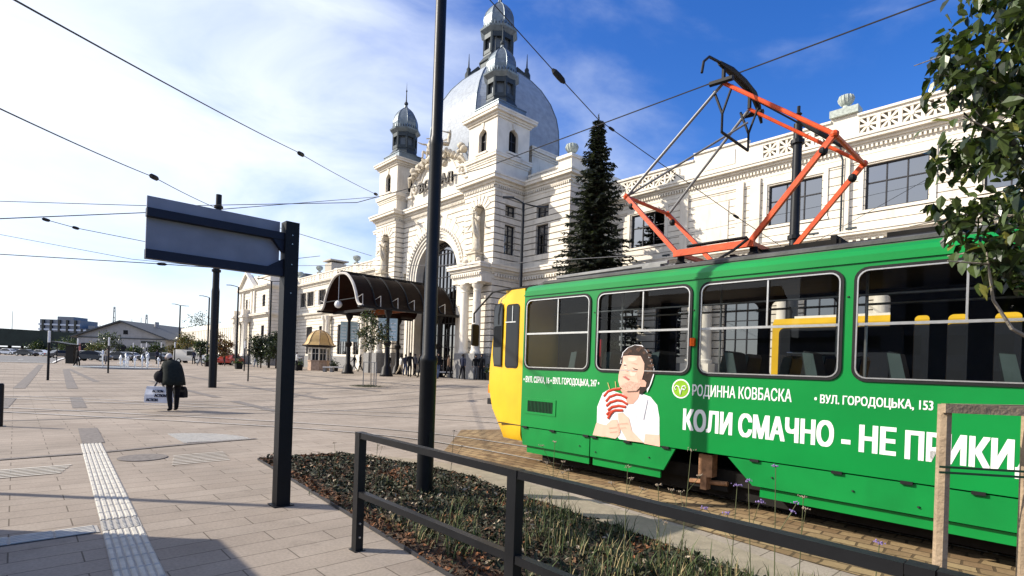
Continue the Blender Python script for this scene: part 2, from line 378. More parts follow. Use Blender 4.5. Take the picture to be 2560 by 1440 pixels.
for i in range(26):                            # dotted half-round field
    for j in range(26):
        u, v = i*.075, j*.075
        if (u/1.9)**2+(v/1.55)**2 < 1 and u/1.9+v/1.55 > .0: 
            x = 2.42+u*.62; y = 11.78+v*.95-u*.02
            if x < 3.6: mb.lathe([(.026, .007), (.016, .014)], (x, y, 0), 6)
mb.mi = 1; mb.add([(2.4, 11.75, .006)]+[(2.4+1.22*cos(t), 11.75+1.52*sin(t), .006) for t in [i*pi/24 for i in range(13)]], [tuple(range(14))])
struct('tactile_paving', mb, [M_tact, M_tactd])
# tram track: cobbled bed, four rails
near = smooth_line([(7.25,-14), (7.02,0), (6.93,6.4), (6.62,9.65), (5.93,11.6), (4.9,13.3), (3.87,14.7), (2.0,17.0), (-3,22.6), (-14,33)])
def offs(line, k):
    out = []
    for i, p in enumerate(line):
        d = (line[min(i+1, len(line)-1)]-line[max(i-1, 0)]).normalized(); out.append(p+Vector((d.y, -d.x))*k)
    return out
mb = MB(); sheet(mb, [((4.75,-14), (12.8,-14)), ((5.28,1.67), (12.6,1.67)), ((5.6,5.5), (12.5,5.5)), ((5.75,6.6), (12.4,8.5)), ((6.0,8.4), (8.4,11.0))], .008)
struct('track_bed', mb, M_cob)
mb = MB()
for k, w in ((0, .055), (1.0, .055), (3.75, .055), (4.75, .055)):
    ln = offs(near, k); mb.mi = 0; ribbon(mb, ln, w, .020)
    mb.mi = 1; ribbon(mb, offs(near, k+.045), .035, .014)
struct('tram_track', mb, [M_steel, mat('rail groove', (.13,.115,.095), .8)])
mb = MB(); sheet(mb, [((4.2,-14), (4.75,-14)), ((4.42,1.67), (4.9,1.67)), ((4.62,2.95), (5.2,2.95)), ((4.85,5.5), (5.4,5.5)), ((5.0,6.3), (5.62,6.3)), ((4.9,7.4), (5.2,7.7)), ((4.3,9.06), (4.36,9.2))], .03)
struct('kerb', mb, M_curb)
# planting bed: soil with a steel edge, litter, grass
BED = [(2.42,-8), (2.52,3.2), (2.67,5.25), (2.96,9.28), (4.29,9.1), (4.88,7.4), (4.98,6.3), (4.83,5.5), (4.6,2.95), (4.4,1.67), (4.1,-8)]
def inbed(x, y):
    c = False
    for (x1, y1), (x2, y2) in zip(BED, BED[1:]+BED[:1]):
        if (y1 > y) != (y2 > y) and x < (x2-x1)*(y-y1)/(y2-y1)+x1: c = not c
    return c
mb = MB(); mb.add([(x, y, .012) for x, y in BED], [tuple(range(len(BED)))])
struct('planting_bed', mb, M_soil)
mb = MB()
for a, b in zip(BED[:4], BED[1:5]): mb.beam((*a, .01), (*b, .01), .012, .05)
solo('bed_edging', mb, mat('edging steel', (.05,.05,.055), .5, .3), 'thin dark metal strip edging the planting bed along the slabs', 'edging')
mb = MB(); random.seed(3)
def leafquad(mb, c, s, yaw, pit, rol, asp=1.7):
    R = Matrix.Rotation(yaw, 3, 'Z') @ Matrix.Rotation(pit, 3, 'X') @ Matrix.Rotation(rol, 3, 'Y')
    c = Vector(c); P = [(0, -s*asp/2, 0), (s*.42, -s*.1, s*.16), (0, s*asp/2, 0), (-s*.42, -s*.1, s*.16)]
    q = [c+R @ Vector(p) for p in P]; mb.add(q, [(0, 1, 2), (0, 2, 3)])
for i in range(21000):
    y = 9.3-11.5*random.random()**1.15; x = random.uniform(2.45, 5.1)
    if not inbed(x, y): continue
    cl = noise.noise(Vector((x*1.6, y*1.6, 0)))
    edge = abs(x-(2.55+.04*(y-3))) < .28
    r = random.random()
    mb.mi = (0 if r < .6 else 1 if r < .85 else 2) if (edge or cl < -.38) else (2 if r < .58 else 3 if r < .84 else 0 if r < .92 else 1 if r < .94 else 4)
    h = .015+.075*max(0, cl+.25)*random.random() if not edge else .012
    leafquad(mb, (x, y, .015+h+random.random()*.02), random.uniform(.022, .05), random.uniform(0, 6.3), random.uniform(-.9, .9), random.uniform(-.9, .9))
o = obj('leaf_litter', mb, [mat('leaf brown', (.12,.062,.032), .8, 0, .4, 30), mat('leaf rust', (.21,.085,.035), .75, 0, .3, 30), mat('leaf dark green', (.02,.026,.013), .6, 0, .4, 20),
    mat('leaf olive', (.05,.052,.025), .6, 0, .3, 20), mat('leaf pale', (.34,.28,.2), .7, 0, .3, 20)], recalc=False); o['kind'] = 'stuff'
mb = MB(); random.seed(5)
for i in range(1000):                            # clumps of blades, denser toward the near end
    y = 6.8-8.5*random.random()**.8; x = random.uniform(2.75, 4.6)
    if not inbed(x, y) or noise.noise(Vector((x*1.1, y*1.1, 4))) < -.25: continue
    hh = (.11 if y > 4.6 else .25)*random.uniform(.6, 1.3)
    for k in range(9):
        a = random.uniform(0, 6.3); l = random.uniform(.3, 1)*hh; w = .0045; px = x+random.gauss(0, .05); py = y+random.gauss(0, .05)
        dx, dy = cos(a), sin(a); mb.mi = 0 if random.random() < .75 else 1; b = l*random.uniform(.2, .75)
        mb.add([(px-dy*w, py+dx*w, .01), (px+dy*w, py-dx*w, .01), (px+dx*b*.4+dy*w*.8, py+dy*b*.4-dx*w*.8, l*.65), (px+dx*b*.4-dy*w*.8, py+dy*b*.4+dx*w*.8, l*.65), (px+dx*b, py+dy*b, l)], [(0,1,2,3), (3,2,4)])
o = obj('grass', mb, [mat('grass green', (.06,.085,.028), .6, 0, .4, 10), mat('grass dry', (.30,.24,.12), .7, 0, .3, 10)], recalc=False); o['kind'] = 'stuff'
# verbena: thin branching stems with mauve flower heads
M_stem = mat('plant stem', (.10,.11,.05), .7); M_vio = mat('mauve petals', (.24,.17,.36), .6, 0, .25, 40); M_seed = mat('dry seed head', (.30,.24,.17), .8, 0, .3, 40)
random.seed(11)
def verbena(x, y, h, dry, label):
    t = thing('verbena_plant', label, 'flower', (x, y, .012), 0, 'flowering stems in the planting bed')
    s = MB(); tips = []
    top = Vector((random.uniform(-.08, .08), random.uniform(-.08, .08), h)); mid = top*.5+Vector((random.uniform(-.02, .02), 0, 0))
    s.tube([(0, 0, 0), mid, top], [.0035, .003, .002], 5); tips.append(top)
    for k in range(random.randint(1, 3)):
        b = mid.lerp(top, random.uniform(.1, .6)); e = b+Vector((random.uniform(-.12, .12), random.uniform(-.12, .12), random.uniform(.1, .22)))
        s.tube([b, e], .0018, 4); tips.append(e)
    obj('stem', s, M_stem, t)
    for p in tips:
        f = MB()
        for k in range(16): f.ball(p+Vector((random.gauss(0, .011), random.gauss(0, .011), random.gauss(0, .004))), random.uniform(.002, .005), 5, 4)
        obj('flower_head', f, M_seed if dry else M_vio, t)
vb = [(1945, 1171, 2.9), (1900, 1212, 3.0), (1828, 1216, 3.1), (2165, 1345, 2.5), (1995, 1240, 3.2), (1570, 1172, 3.6), (1705, 1128, 3.5), (1440, 1180, 3.9), (1380, 1110, 4.6), (1010, 1150, 5.6), (945, 1105, 6.6), (1130, 1080, 6.0), (840, 1128, 7.0), (800, 1132, 7.4), (1330, 1250, 3.6), (1660, 1215, 3.3)]
for i, (px, py, w) in enumerate(vb):
    d = ray(px, py)*w; z = CH+d.z
    if not inbed(d.x, d.y): d.x = min(max(d.x, 2.75), 4.3)
    where = ['tall mauve verbena highest against the green tram skirt', 'mauve verbena stem just left of the tallest one', 'low mauve verbena near the dark bogie gap', 'mauve verbena nearest the wooden tree guard', 'thin dry verbena between the mauve heads', 'dry verbena stem below the poster man', 'dry verbena stem before the tram bogie', 'dry verbena under the yellow tram nose', 'slim dry verbena right of the dark tram pole', 'dry verbena behind the first fence post', 'dry verbena by the fence top left end', 'dry seed stem beside the round pole', 'dry seed stem at the bed corner', 'small dry seed stem by the square sign post', 'short dry stem right of the middle fence post', 'dry verbena low beside the rail centre'][i]
    verbena(d.x, d.y, max(.25, z), i >= 5 or i == 4, where)

# ------------------------------------------------------------------ figures (people and statues): one skinned body each
def figure_mesh(J, E_, lab):
    """J name->(co, radius); E_ list of (a, b); lab(a,b) -> material index. Returns MB"""
    names = list(J); me = bpy.data.meshes.new('sk'); me.from_pydata([J[n][0] for n in names], [(names.index(a), names.index(b)) for a, b in E_], [])
    o = bpy.data.objects.new('sk', me); COL.objects.link(o); md = o.modifiers.new('s', 'SKIN'); md.use_smooth_shade = True; md.branch_smoothing = .4
    for i, n in enumerate(names):
        r = J[n][1]; sv = me.skin_vertices[0].data[i]; sv.radius = (r, r) if not isinstance(r, tuple) else r; sv.use_root = (i == 0)
    sb = o.modifiers.new('b', 'SUBSURF'); sb.levels = 1; sb.render_levels = 1
    dg = bpy.context.evaluated_depsgraph_get(); dg.update(); m = bpy.data.meshes.new_from_object(o.evaluated_get(dg))
    mb = MB(); mb.v = [tuple(v.co) for v in m.vertices]
    segs = [(Vector(J[a][0]), Vector(J[b][0]), lab(a, b), max(J[a][1]) if isinstance(J[a][1], tuple) else J[a][1]) for a, b in E_]
    for p in m.polygons:
        c = p.center; best = 0; bd = 1e9
        for a, b, k, r in segs:
            d = b-a; t = max(0, min(1, (c-a).dot(d)/max(1e-9, d.dot(d)))); q = (c-(a+d*t)).length/ (r+.02)
            if q < bd: bd = q; best = k
        mb.f.append(tuple(p.vertices)); mb.k.append(best)
    COL.objects.unlink(o); bpy.data.objects.remove(o); bpy.data.meshes.remove(m); return mb
def pose(h=1.75, lean=0, stride=.0, bend=0, arms=((.1, .12, .2), (-.1, .12, .2)), bulk=1.12, head=(0, 0), fingers=False, sit=False, legw=1.12, gap=.095):
    """arms: left,right as (swing forward, spread, elbow bend). y is forward, x right."""
    k = h/1.75; J = {}; E_ = []
    V = lambda x, y, z: Vector((x, y, z))*k
    hip = V(0, 0, .93 if not sit else .55)
    up = Vector((0, sin(lean), cos(lean))); fwd = Vector((0, cos(lean), -sin(lean)))
    J['hip'] = (hip, (.135*k*bulk, .115*k*bulk)); w = hip+up*.2*k; J['waist'] = (w, (.125*k*bulk, .105*k*bulk))
    up2 = Vector((0, sin(lean+bend), cos(lean+bend))); c = w+up2*.24*k; J['chest'] = (c, (.15*k*bulk, .115*k*bulk)); n = c+up2*.2*k; J['neck'] = (n, .052*k)
    hd = n+Vector((head[0]*.1, sin(lean+bend+head[1])*.13, cos(lean+bend+head[1])*.13))*k; J['head'] = (hd, (.078*k, .09*k)); J['crown'] = (hd+Vector((0, .0, .085))*k, (.06*k, .07*k))
    J['nose'] = (hd+Vector((head[0]*.08, .105, -.005))*k, .014*k)
    E_ += [('hip', 'waist'), ('waist', 'chest'), ('chest', 'neck'), ('neck', 'head'), ('head', 'crown'), ('head', 'nose')]
    for s, nm, a in ((-1, 'L', arms[0]), (1, 'R', arms[1])):
        sh = c+up2*.13*k+Vector((s*.185*k, 0, 0)); J['sh'+nm] = (sh, .062*k*bulk)
        sw, sp, el = a; d = Vector((s*sin(sp), sin(sw)*cos(sp), -cos(sw)*cos(sp))); e = sh+d*.29*k; J['el'+nm] = (e, .045*k*bulk)
        d2 = Vector((s*sin(sp)*.6, sin(sw+el)*cos(sp), -cos(sw+el)*cos(sp))).normalized(); wr = e+d2*.25*k; J['wr'+nm] = (wr, .03*k)
        ha = wr+d2*.075*k; J['ha'+nm] = (ha, (.022*k, .036*k))
        E_ += [('chest', 'sh'+nm), ('sh'+nm, 'el'+nm), ('el'+nm, 'wr'+nm), ('wr'+nm, 'ha'+nm)]
        if fingers:
            sd = Vector((0, 1, 0)); sd = (sd-d2*sd.dot(d2)).normalized(); inn = Vector((-s, 0, 0))
            for q, (o, l) in enumerate(((-.03, .055), (-.01, .07), (.01, .075), (.03, .066))):
                f1 = ha+sd*o*k+d2*l*.55*k; f2 = f1+(d2*.4+inn*.8).normalized()*l*.55*k
                J[f'f{q}a'+nm] = (f1, .0085*k); J[f'f{q}b'+nm] = (f2, .0075*k); E_ += [('ha'+nm, f'f{q}a'+nm), (f'f{q}a'+nm, f'f{q}b'+nm)]
            t1 = wr+sd*.045*k+d2*.03*k; J['th'+nm] = (t1, .0095*k); J['ti'+nm] = (t1+(d2+inn*.8).normalized()*.035*k, .008*k); E_ += [('wr'+nm, 'th'+nm), ('th'+nm, 'ti'+nm)]
        hp = hip+V(s*gap, 0, -.06); J['th_'+nm] = (hp, .088*k*bulk)
        if sit:
            kn = hp+V(s*.05, .42, .02); an = kn+V(0, .02, -.42)
        else:
            st = stride*s; kn = hp+V(s*.01, sin(st)*.43+.02, -cos(st)*.43); b2 = st-abs(stride)*.5 if st < 0 else st*.5; an = kn+V(0, sin(b2)*.42-.02, -cos(b2)*.42)
        J['kn'+nm] = (kn, .056*k*bulk*legw); J['an'+nm] = (an, .042*k*legw*(1 if legw == 1 else 1.25)); J['to'+nm] = (an+V(s*.02, .15, -.03), (.03*k, .036*k))
        E_ += [('hip', 'th_'+nm), ('th_'+nm, 'kn'+nm), ('kn'+nm, 'an'+nm), ('an'+nm, 'to'+nm)]
    lo = min(J['toL'][0].z, J['toR'][0].z, J['anL'][0].z, J['anR'][0].z)-.035*k
    for n_ in J: J[n_] = (Vector((J[n_][0].x, J[n_][0].y, J[n_][0].z-lo)), J[n_][1])
    return J, E_
def zone(a, b):
    if b in ('head', 'crown', 'nose') or b[:2] in ('ha', 'f0', 'f1', 'f2', 'f3') or b in ('thL', 'thR', 'tiL', 'tiR'): return 0
    if b[:2] == 'to': return 3
    if b[:2] in ('th', 'kn', 'an'): return 2
    return 1
M_skin = mat('skin', (.55,.34,.25), .6, 0, .08)
def cloth(n, c): return mat('cloth '+n, c, .9, 0, .25, 14, .3)
BLK = cloth('black', (.01,.01,.012)); NAVY = cloth('navy', (.03,.035,.06)); GREY = cloth('grey', (.16,.16,.165)); WHT = cloth('white', (.7,.69,.66)); BRN = cloth('brown', (.14,.09,.06)); DEN = cloth('denim', (.09,.12,.2)); GRN = cloth('dark green', (.012,.016,.014)); RED = cloth('red', (.4,.04,.03)); BEI = cloth('beige', (.45,.38,.28))
M_hairg = mat('grey hair', (.55,.52,.5), .8, 0, .15, 60); M_haird = mat('dark hair', (.03,.022,.018), .7)
def person(label, loc, rz, top, bottom, hair=None, group=None, **kw):
    t = thing('person', label, 'person', loc, rz, group)
    J, E_ = pose(**kw); b = figure_mesh(J, E_, zone); obj('body', b, [M_skin, top, bottom, BLK], t, smooth='all')
    hd = J['head'][0]; k = kw.get('h', 1.75)/1.75; hm = MB(); hm.ball(hd+Vector((0, -.022, .035))*k, .092*k, 12, 8, 1, 1.06, 1.0)
    obj('hair', hm, hair or M_haird, t, smooth='all')
    return t, J
def statue(parent, loc, rz, m, scale=1.0, **kw):
    J, E_ = pose(**kw); b = figure_mesh(J, E_, lambda a, c: 0)
    h = J['hip'][0]
    if not kw.get('sit'):
        b.lathe([(.30, 0), (.27, .25), (.22, .6), (.17, .95), (.15, 1.1)], (h.x, h.y, .0), 12, 0, 1, .75)
        b.tube([Vector(J['shR'][0])+Vector((0, .1, 0)), (0, .17, 1.05), (-.2, .12, .7)], [.07, .1, .05], 8)
    M = Matrix.Translation(Vector(loc)) @ Matrix.Rotation(rz, 4, 'Z') @ Matrix.Scale(scale, 4)
    b.v = [tuple(M @ Vector(v)) for v in b.v]
    return obj('statue', b, m, parent, smooth='all', world=True)

# ------------------------------------------------------------------ railway station
M_st = mat('white stone', (.74,.68,.58), .85, 0, .09, 1.2, .12, bscale=30, stain=.6)
M_st2 = mat('pale stone trim', (.75,.695,.60), .85, 0, .08, 2, .1, bscale=30, stain=.5)
M_jnt = mat('wall joint', (.42,.38,.32), .95, 0, .1, 3)
M_gran = mat('grey granite plinth', (.23,.225,.22), .6, 0, .2, 9, .1)
M_zinc = mat('zinc sheet', (.17,.20,.22), .40, .5, .2, 3)
M_zincd = mat('dark zinc', (.045,.055,.062), .55, .3, .2, 4)
M_fr = mat('dark window frame', (.035,.035,.04), .45, 0, .15, 10)
M_gl = glass('window glass', (.10,.11,.12), .34, .03)
M_dark = mat('dark interior', (.012,.012,.014), .9)
M_cur = mat('curtain', (.5,.5,.48), .9, 0, .3, 3)
M_sct = mat('weathered sculpture stone', (.56,.50,.40), .9, 0, .25, 6, .4, stain=.5)
M_verd = mat('weathered urn stone', (.40,.44,.40), .9, 0, .25, 8, .4)
ST = thing('railway_station', 'white domed railway station with arched portal, twin turrets and long wings behind the green tram', 'railway station', (29, 40.5, .6))
FR = lambda X0: (lambda u, z, d: (X0-d, u, z))
SR = lambda Y0: (lambda u, z, d: (u, Y0-d, z))
SL = lambda Y0: (lambda u, z, d: (u, Y0+d, z))
S = lambda name, mb, m, p=None, sm=False, label=None: obj(name, mb, m, p or ST, sm, world=True, label=label)
def SE(name, mb, m, sm=False, p=None):
    for q in pieces(mb): S(name, q, m, p, sm)
def SZ(mb, m, zc=11.3):                       # the lower string course and the upper entablature as two parts
    lo, hi = MB(), MB()
    for q, keep in ((lo, lambda z: z < zc), (hi, lambda z: z >= zc)):
        ix = {}
        for f, k in zip(mb.f, mb.k):
            if keep(sum(mb.v[i][2] for i in f)/len(f)):
                g = []
                for i in f:
                    if i not in ix: ix[i] = len(q.v); q.v.append(mb.v[i])
                    g.append(ix[i])
                q.f.append(tuple(g)); q.k.append(k)
    S('string_course', lo, m); S('entablature', hi, m)
def ring(mb, x0, x1, y0, y1, steps, eps=0):
    for z0, z1, e in steps: mb.box(x0-e-eps, x1+e+eps, y0-e-eps, y1+e+eps, z0+eps, z1+eps)
CORN = lambda z0, z1, p: [(z0, z0+(z1-z0)*.22, p*.25), (z0+(z1-z0)*.225, z0+(z1-z0)*.5, p*.5), (z0+(z1-z0)*.505, z0+(z1-z0)*.8, p), (z0+(z1-z0)*.805, z1, p*1.12)]
def band(mb, fn, u0, u1, steps):              # a moulding along one wall
    for z0, z1, e in steps: mb.prism([(u0, z0), (u1, z0), (u1, z1), (u0, z1)], fn, -.05, e)
def dentils(mb, fn, u0, u1, z0, z1, d, step, duty=.5):
    n = int((u1-u0)/step)
    for i in range(n):
        a = u0+(i+.5-duty/2)*(u1-u0)/n; mb.prism([(a, z0), (a+duty*step, z0), (a+duty*step, z1), (a, z1)], fn, -.02, d)
def window(fn, u0, u1, z0, z1, cols, rows, dep=-.22, parent=None, arch=0, m=None, bars=.07, back=True, transom=None):
    mb = MB(); b = bars
    for a, c in ((u0, u0+b), (u1-b, u1)): mb.prism([(a, z0), (c, z0), (c, z1-arch*0), (a, z1)], fn, dep-.06, dep+.05)
    for a, c in ((z0, z0+b), (z1-b, z1)): mb.prism([(u0+b, a), (u1-b, a), (u1-b, c), (u0+b, c)], fn, dep-.06, dep+.05)
    for i in range(1, cols): x = u0+(u1-u0)*i/cols; mb.prism([(x-b*.4, z0+b), (x+b*.4, z0+b), (x+b*.4, z1-b), (x-b*.4, z1-b)], fn, dep-.05, dep+.04)
    tr = [z0+(z1-z0)*transom] if transom else [z0+(z1-z0)*i/rows for i in range(1, rows)]
    for z in tr: mb.prism([(u0+b, z-b*.4), (u1-b, z-b*.4), (u1-b, z+b*.4), (u0+b, z+b*.4)], fn, dep-.045, dep+.035)
    w = obj('window', mb, m or M_fr, parent or ST, world=True)
    if ROOT[w.parent.name] and w.parent.parent is None:
        g = MB(); g.add([fn(u0+b/2, z0+b/2, dep-.02), fn(u1-b/2, z0+b/2, dep-.02), fn(u1-b/2, z1-b/2, dep-.02), fn(u0+b/2, z1-b/2, dep-.02)], [(0, 1, 2, 3)]); obj('pane', g, M_gl, w, world=True)
    return w
B0 = .55
# corner blocks with niches, and the towers on them
def block(y0, y1, side):
    c = (y0+y1)/2; fn = FR(26.4); wall = MB(); jn = MB(); tr = MB()
    niche = dict(u0=c-.78, u1=c+.78, bot=9.75, top=14.2, r=.78)
    courses(wall, fn, y0, y1, 2.6, 8.3, .47, .075, -.7, 0, [])
    courses(wall, fn, y0, y1, 9.45, 15.1, .47, .075, -.7, 0, [niche])
    sw = [dict(u0=27.5, u1=28.6, bot=10.4, top=12.65), dict(u0=27.5, u1=28.6, bot=13.3, top=14.15)] if side == 'R' else []
    for f in (SR(y0), SL(y1)):
        courses(wall, f, 27.1, 31.0, 2.6, 8.3, .47, .075, -.3, 0, []); courses(wall, f, 27.1, 31.0, 9.45, 15.1, .47, .075, -.3, 0, sw if f(0, 0, 0)[1] == y0 else [])
    for i in range(7):                        # stone fan over the niche
        a = radians(25+i*130/7+65/7); w = radians(6.5)
        wall.prism([(c+cos(t)*r, 13.42+sin(t)*r) for t, r in ((a-w, .86), (a+w, .86), (a+w, 1.55), (a-w, 1.55))], fn, 0, .045)
    jn.box(27.1-.02, 31, y0+.32, y1-.32, B0, 16.0)
    for z0, z1 in ((8.3, 9.45), (15.1, 16.2)): tr.box(26.4, 31, y0, y1, z0+.002, z1-.3)
    ring(tr, 26.4, 31, y0, y1, CORN(8.72, 9.42, .42)); ring(tr, 26.4, 31, y0, y1, [(15.02, 15.2, .05)]+CORN(15.42, 16.18, .55), .002)
    for f, a, b in ((fn, y0, y1), (SR(y0), 26.5, 29.5), (SL(y1), 26.5, 27.3)):
        dentils(tr, f, a, b, 8.5, 8.71, .2, .26); dentils(tr, f, a, b, 15.24, 15.42, .14, .2)
    pl = MB(); ring(pl, 26.4, 31, y0, y1, [(0.3, 2.45, .06), (2.45, 2.6, .12)])
    S('block_wall', wall, M_st); S('wall_core', jn, M_jnt); SZ(tr, M_st2); S('plinth', pl, M_gran)
    if side == 'R':
        for h in sw: window(SR(y0), h['u0'], h['u1'], h['bot'], h['top'], 2, 3 if h['bot'] < 12 else 2, -.26)
    # columned porch in front of the block
    co = MB(); en = MB(); pp = MB()
    for y in ((c-.95, c+.55) if side == 'R' else (c-.55, c+.95)):
        co.lathe([(.42, 2.6), (.42, 2.75), (.36, 2.85), (.34, 3.0), (.335, 4.8), (.29, 7.3), (.33, 7.36), (.29, 7.42), (.30, 7.55), (.42, 7.72), (.44, 7.9)], (25.75, y, 0), 20); co.mark()
        pp.box(25.25, 26.33, y-.52, y+.52, .3, 2.6); pp.mark(); en.box(25.3, 26.2, y-.46, y+.46, 7.9, 8.0)
    en.box(25.38, 26.39, y0+.02, y1-.02, 8.0, 8.68); ring(en, 25.38, 26.39, y0+.1, y1-.1, [(a, b, e*.9) for a, b, e in CORN(8.69, 9.40, .40)])
    dentils(en, FR(25.38), y0, y1, 8.48, 8.68, .18, .26)
    SE('porch_column', co, M_st2, 30); S('porch_entablature', en, M_st2); SE('porch_pedestal', pp, M_gran)
    # statue in the niche
    pd = MB(); pd.box(25.75, 26.9, c-.55, c+.55, 9.42, 10.3); pd.box(25.65, 26.95, c-.65, c+.65, 10.3, 10.42)
    for k in range(9): pd.ball((25.7+random.random()*.4, c+random.uniform(-1, 1), 9.55+random.random()*.35), random.uniform(.14, .26), 7, 5)
    S('statue_pedestal', pd, M_sct)
    statue(ST, (26.25, c, 10.42), pi/2, M_sct, 1.62, h=1.95, lean=.05, arms=((.5, .25, 1.5), (.2, .35, .3)), head=(.3, .1), stride=.15)
    # tower
    x0, x1, ta, tb = 26.4, 29.8, y0, y0+3.42
    if side == 'L': ta, tb = y1-3.42-.28, y1-.28
    tw = MB(); tw.box(x0+.01, x1, ta+.01, tb-.01, 16.18, 17.4); ring(tw, x0, x1, ta, tb, CORN(17.3, 17.95, .22))
    mc = (ta+tb)/2; xc = (x0+x1)/2
    hl = lambda c_: [dict(u0=c_-.48, u1=c_+.48, bot=18.25, top=20.05, r=.48)]
    courses(tw, FR(x0), ta, tb, 17.95, 20.6, 3, 0, -.35, 0, hl(mc))
    courses(tw, SR(ta), x0+.35, x1, 17.95, 20.6, 3, 0, -.35, 0, hl(xc)); courses(tw, SL(tb), x0+.35, x1, 17.95, 20.6, 3, 0, -.35, 0, hl(xc))
    ring(tw, x0, x1, ta, tb, CORN(20.6, 21.25, .42))
    for f, c_ in ((FR(x0), mc), (SR(ta), xc)):
        tw.prism([(c_-.7, 18.05), (c_+.7, 18.05), (c_+.7, 18.2), (c_-.7, 18.2)], f, -.05, .22)
        tw.prism([(c_-.1, 20.05), (c_+.1, 20.05), (c_+.15, 20.55), (c_-.15, 20.55)], f, -.02, .07)
    T_ = S('tower', tw, M_st)
    ti = MB(); ti.box(x0+.36, x1-.1, ta+.36, tb-.36, 17.96, 20.6); obj('tower_interior', ti, M_dark, T_, world=True)
    for f, c_ in ((FR(x0), mc), (SR(ta), xc)):
        wm = MB(); 
        for q in (-.48, -.03, .42): wm.prism([(c_+q, 18.25), (c_+q+.06, 18.25), (c_+q+.06, 19.9), (c_+q, 19.9)], f, -.33, -.27)
        wm.prism([(c_-.45, 19.2), (c_+.45, 19.2), (c_+.45, 19.26), (c_-.45, 19.26)], f, -.32, -.28); obj('tower_window', wm, M_fr, T_, world=True)
    turret(xc, mc, 21.25, T_)
def turret(x, y, z, parent, s=1.0, ped=True):
    a8 = pi/8; zt = z
    if ped:
        m = MB(); m.box(x-1.72, x+1.72, y-1.72, y+1.72, z, z+.18); m.box(x-1.45, x+1.45, y-1.45, y+1.45, z+.18, z+.75); m.box(x-1.5, x+1.5, y-1.5, y+1.5, z+.75, z+.82); obj('zinc_base', m, M_zinc, parent, world=True); zt = z+.82
    m = MB(); m.lathe([(1.50*s, 0), (1.48*s, .12), (1.2*s, .5*s), (1.18*s, .72*s)], (x, y, zt), 8, a8)
    for k in range(8):
        t = a8+k*pi/4; c = (x+1.10*s*cos(t), y+1.10*s*sin(t), zt+.7*s); m.lathe([(.14*s, 0), (.14*s, 1.55*s)], c, 6)
        p = [(x+1.13*s*cos(t+q), y+1.13*s*sin(t+q)) for q in (0, pi/4)]
        m.beam((*p[0], zt+2.02*s), (*p[1], zt+2.02*s), .16*s, .36*s); m.beam((*p[0], zt+.82*s), (*p[1], zt+.82*s), .16*s, .3*s)
    obj('belfry', m, M_zincd, parent, world=True)
    m = MB(); m.lathe([(.93*s, .6*s), (.93*s, 2.1*s)], (x, y, zt), 8, a8); obj('belfry_core', m, mat('louvre', (.12,.14,.16), .5, .2), parent, world=True)
    m = MB(); m.lathe([(1.15*s, 2.2*s), (1.32*s, 2.35*s), (1.50*s, 2.5*s), (1.54*s, 2.62*s), (1.34*s, 2.68*s)], (x, y, zt), 8, a8)
    for k in range(32):
        t = 2*pi*k/32; r = 1.24*s; m.cbox((x+r*cos(t), y+r*sin(t), zt+2.66*s), .07*s, .13*s, .34*s, t)
    obj('belfry_cornice', m, M_zinc, parent, world=True)
    m = MB(); pr = [(1.08, 2.66), (1.19, 2.95), (1.24, 3.3), (1.20, 3.65), (1.06, 4.05), (.84, 4.4), (.56, 4.7), (.28, 4.92), (.14, 5.05), (.10, 5.25)]
    m.lathe([(r*s, q*s) for r, q in pr], (x, y, zt), 8, a8)
    for k in range(8):
        t = a8+k*pi/4; m.tube([(x+r*s*1.0*cos(t), y+r*s*1.0*sin(t), zt+q*s) for r, q in pr], .035*s, 5)
    obj('onion_dome', m, M_zinc, parent, world=True)
    m = MB(); m.ball((x, y, zt+5.45*s), .2*s, 10, 8); m.lathe([(.09*s, 5.55*s), (.06*s, 5.9*s), (.045*s, 6.6*s), (.09*s, 6.7*s), (.03*s, 6.85*s), (.006*s, 7.6*s)], (x, y, zt), 8); obj('finial', m, M_zincd, parent, world=True)
block(31.4, 35.1, 'R'); block(45.9, 49.6, 'L')
# arched bay between the blocks
cy = 40.5; zs = 9.5; fn = FR(27.3); wl = MB(); tr = MB()
Hh = dict(u0=cy-5.2, u1=cy+5.2, bot=B0, top=zs+5.2, r=5.2)
courses(wl, fn, 35.1, 45.9, 9.45, 15.1, .47, .075, -.3, 0, [Hh])
courses(wl, fn, 35.1, 45.9, 2.6, 9.45, .47, .075, -.3, 0, [dict(u0=cy-4.4, u1=cy+4.4, bot=0, top=20)])
for i in range(21):
    a = radians(12+i*156/20); w = radians(3.55); r1 = 5.17 if i % 2 else 5.9
    if abs(cos(a))*r1 > 5.35: r1 = 5.3/abs(cos(a))
    wl.prism([(cy+cos(t)*r, zs+sin(t)*r) for t, r in ((a-w, 4.42), (a+w, 4.42), (a+w, min(r1, 5.5)), (a-w, min(r1, 5.5)))], fn, -.3, .035)
S('portal_wall', wl, M_st)
vs, fs = holed([(35.15, B0), (45.85, B0), (45.85, 15.1), (35.15, 15.1)], [[(cy-3.25, B0+.3), (cy+3.25, B0+.3)]+[(cy+3.25*cos(t), zs+3.25*sin(t)) for t in [pi*i/24 for i in range(25)]]], .5)
m = MB(); m.add([(28.1+w, u, v) for u, v, w in vs], fs); S('portal_core', m, M_jnt)
ar = MB()
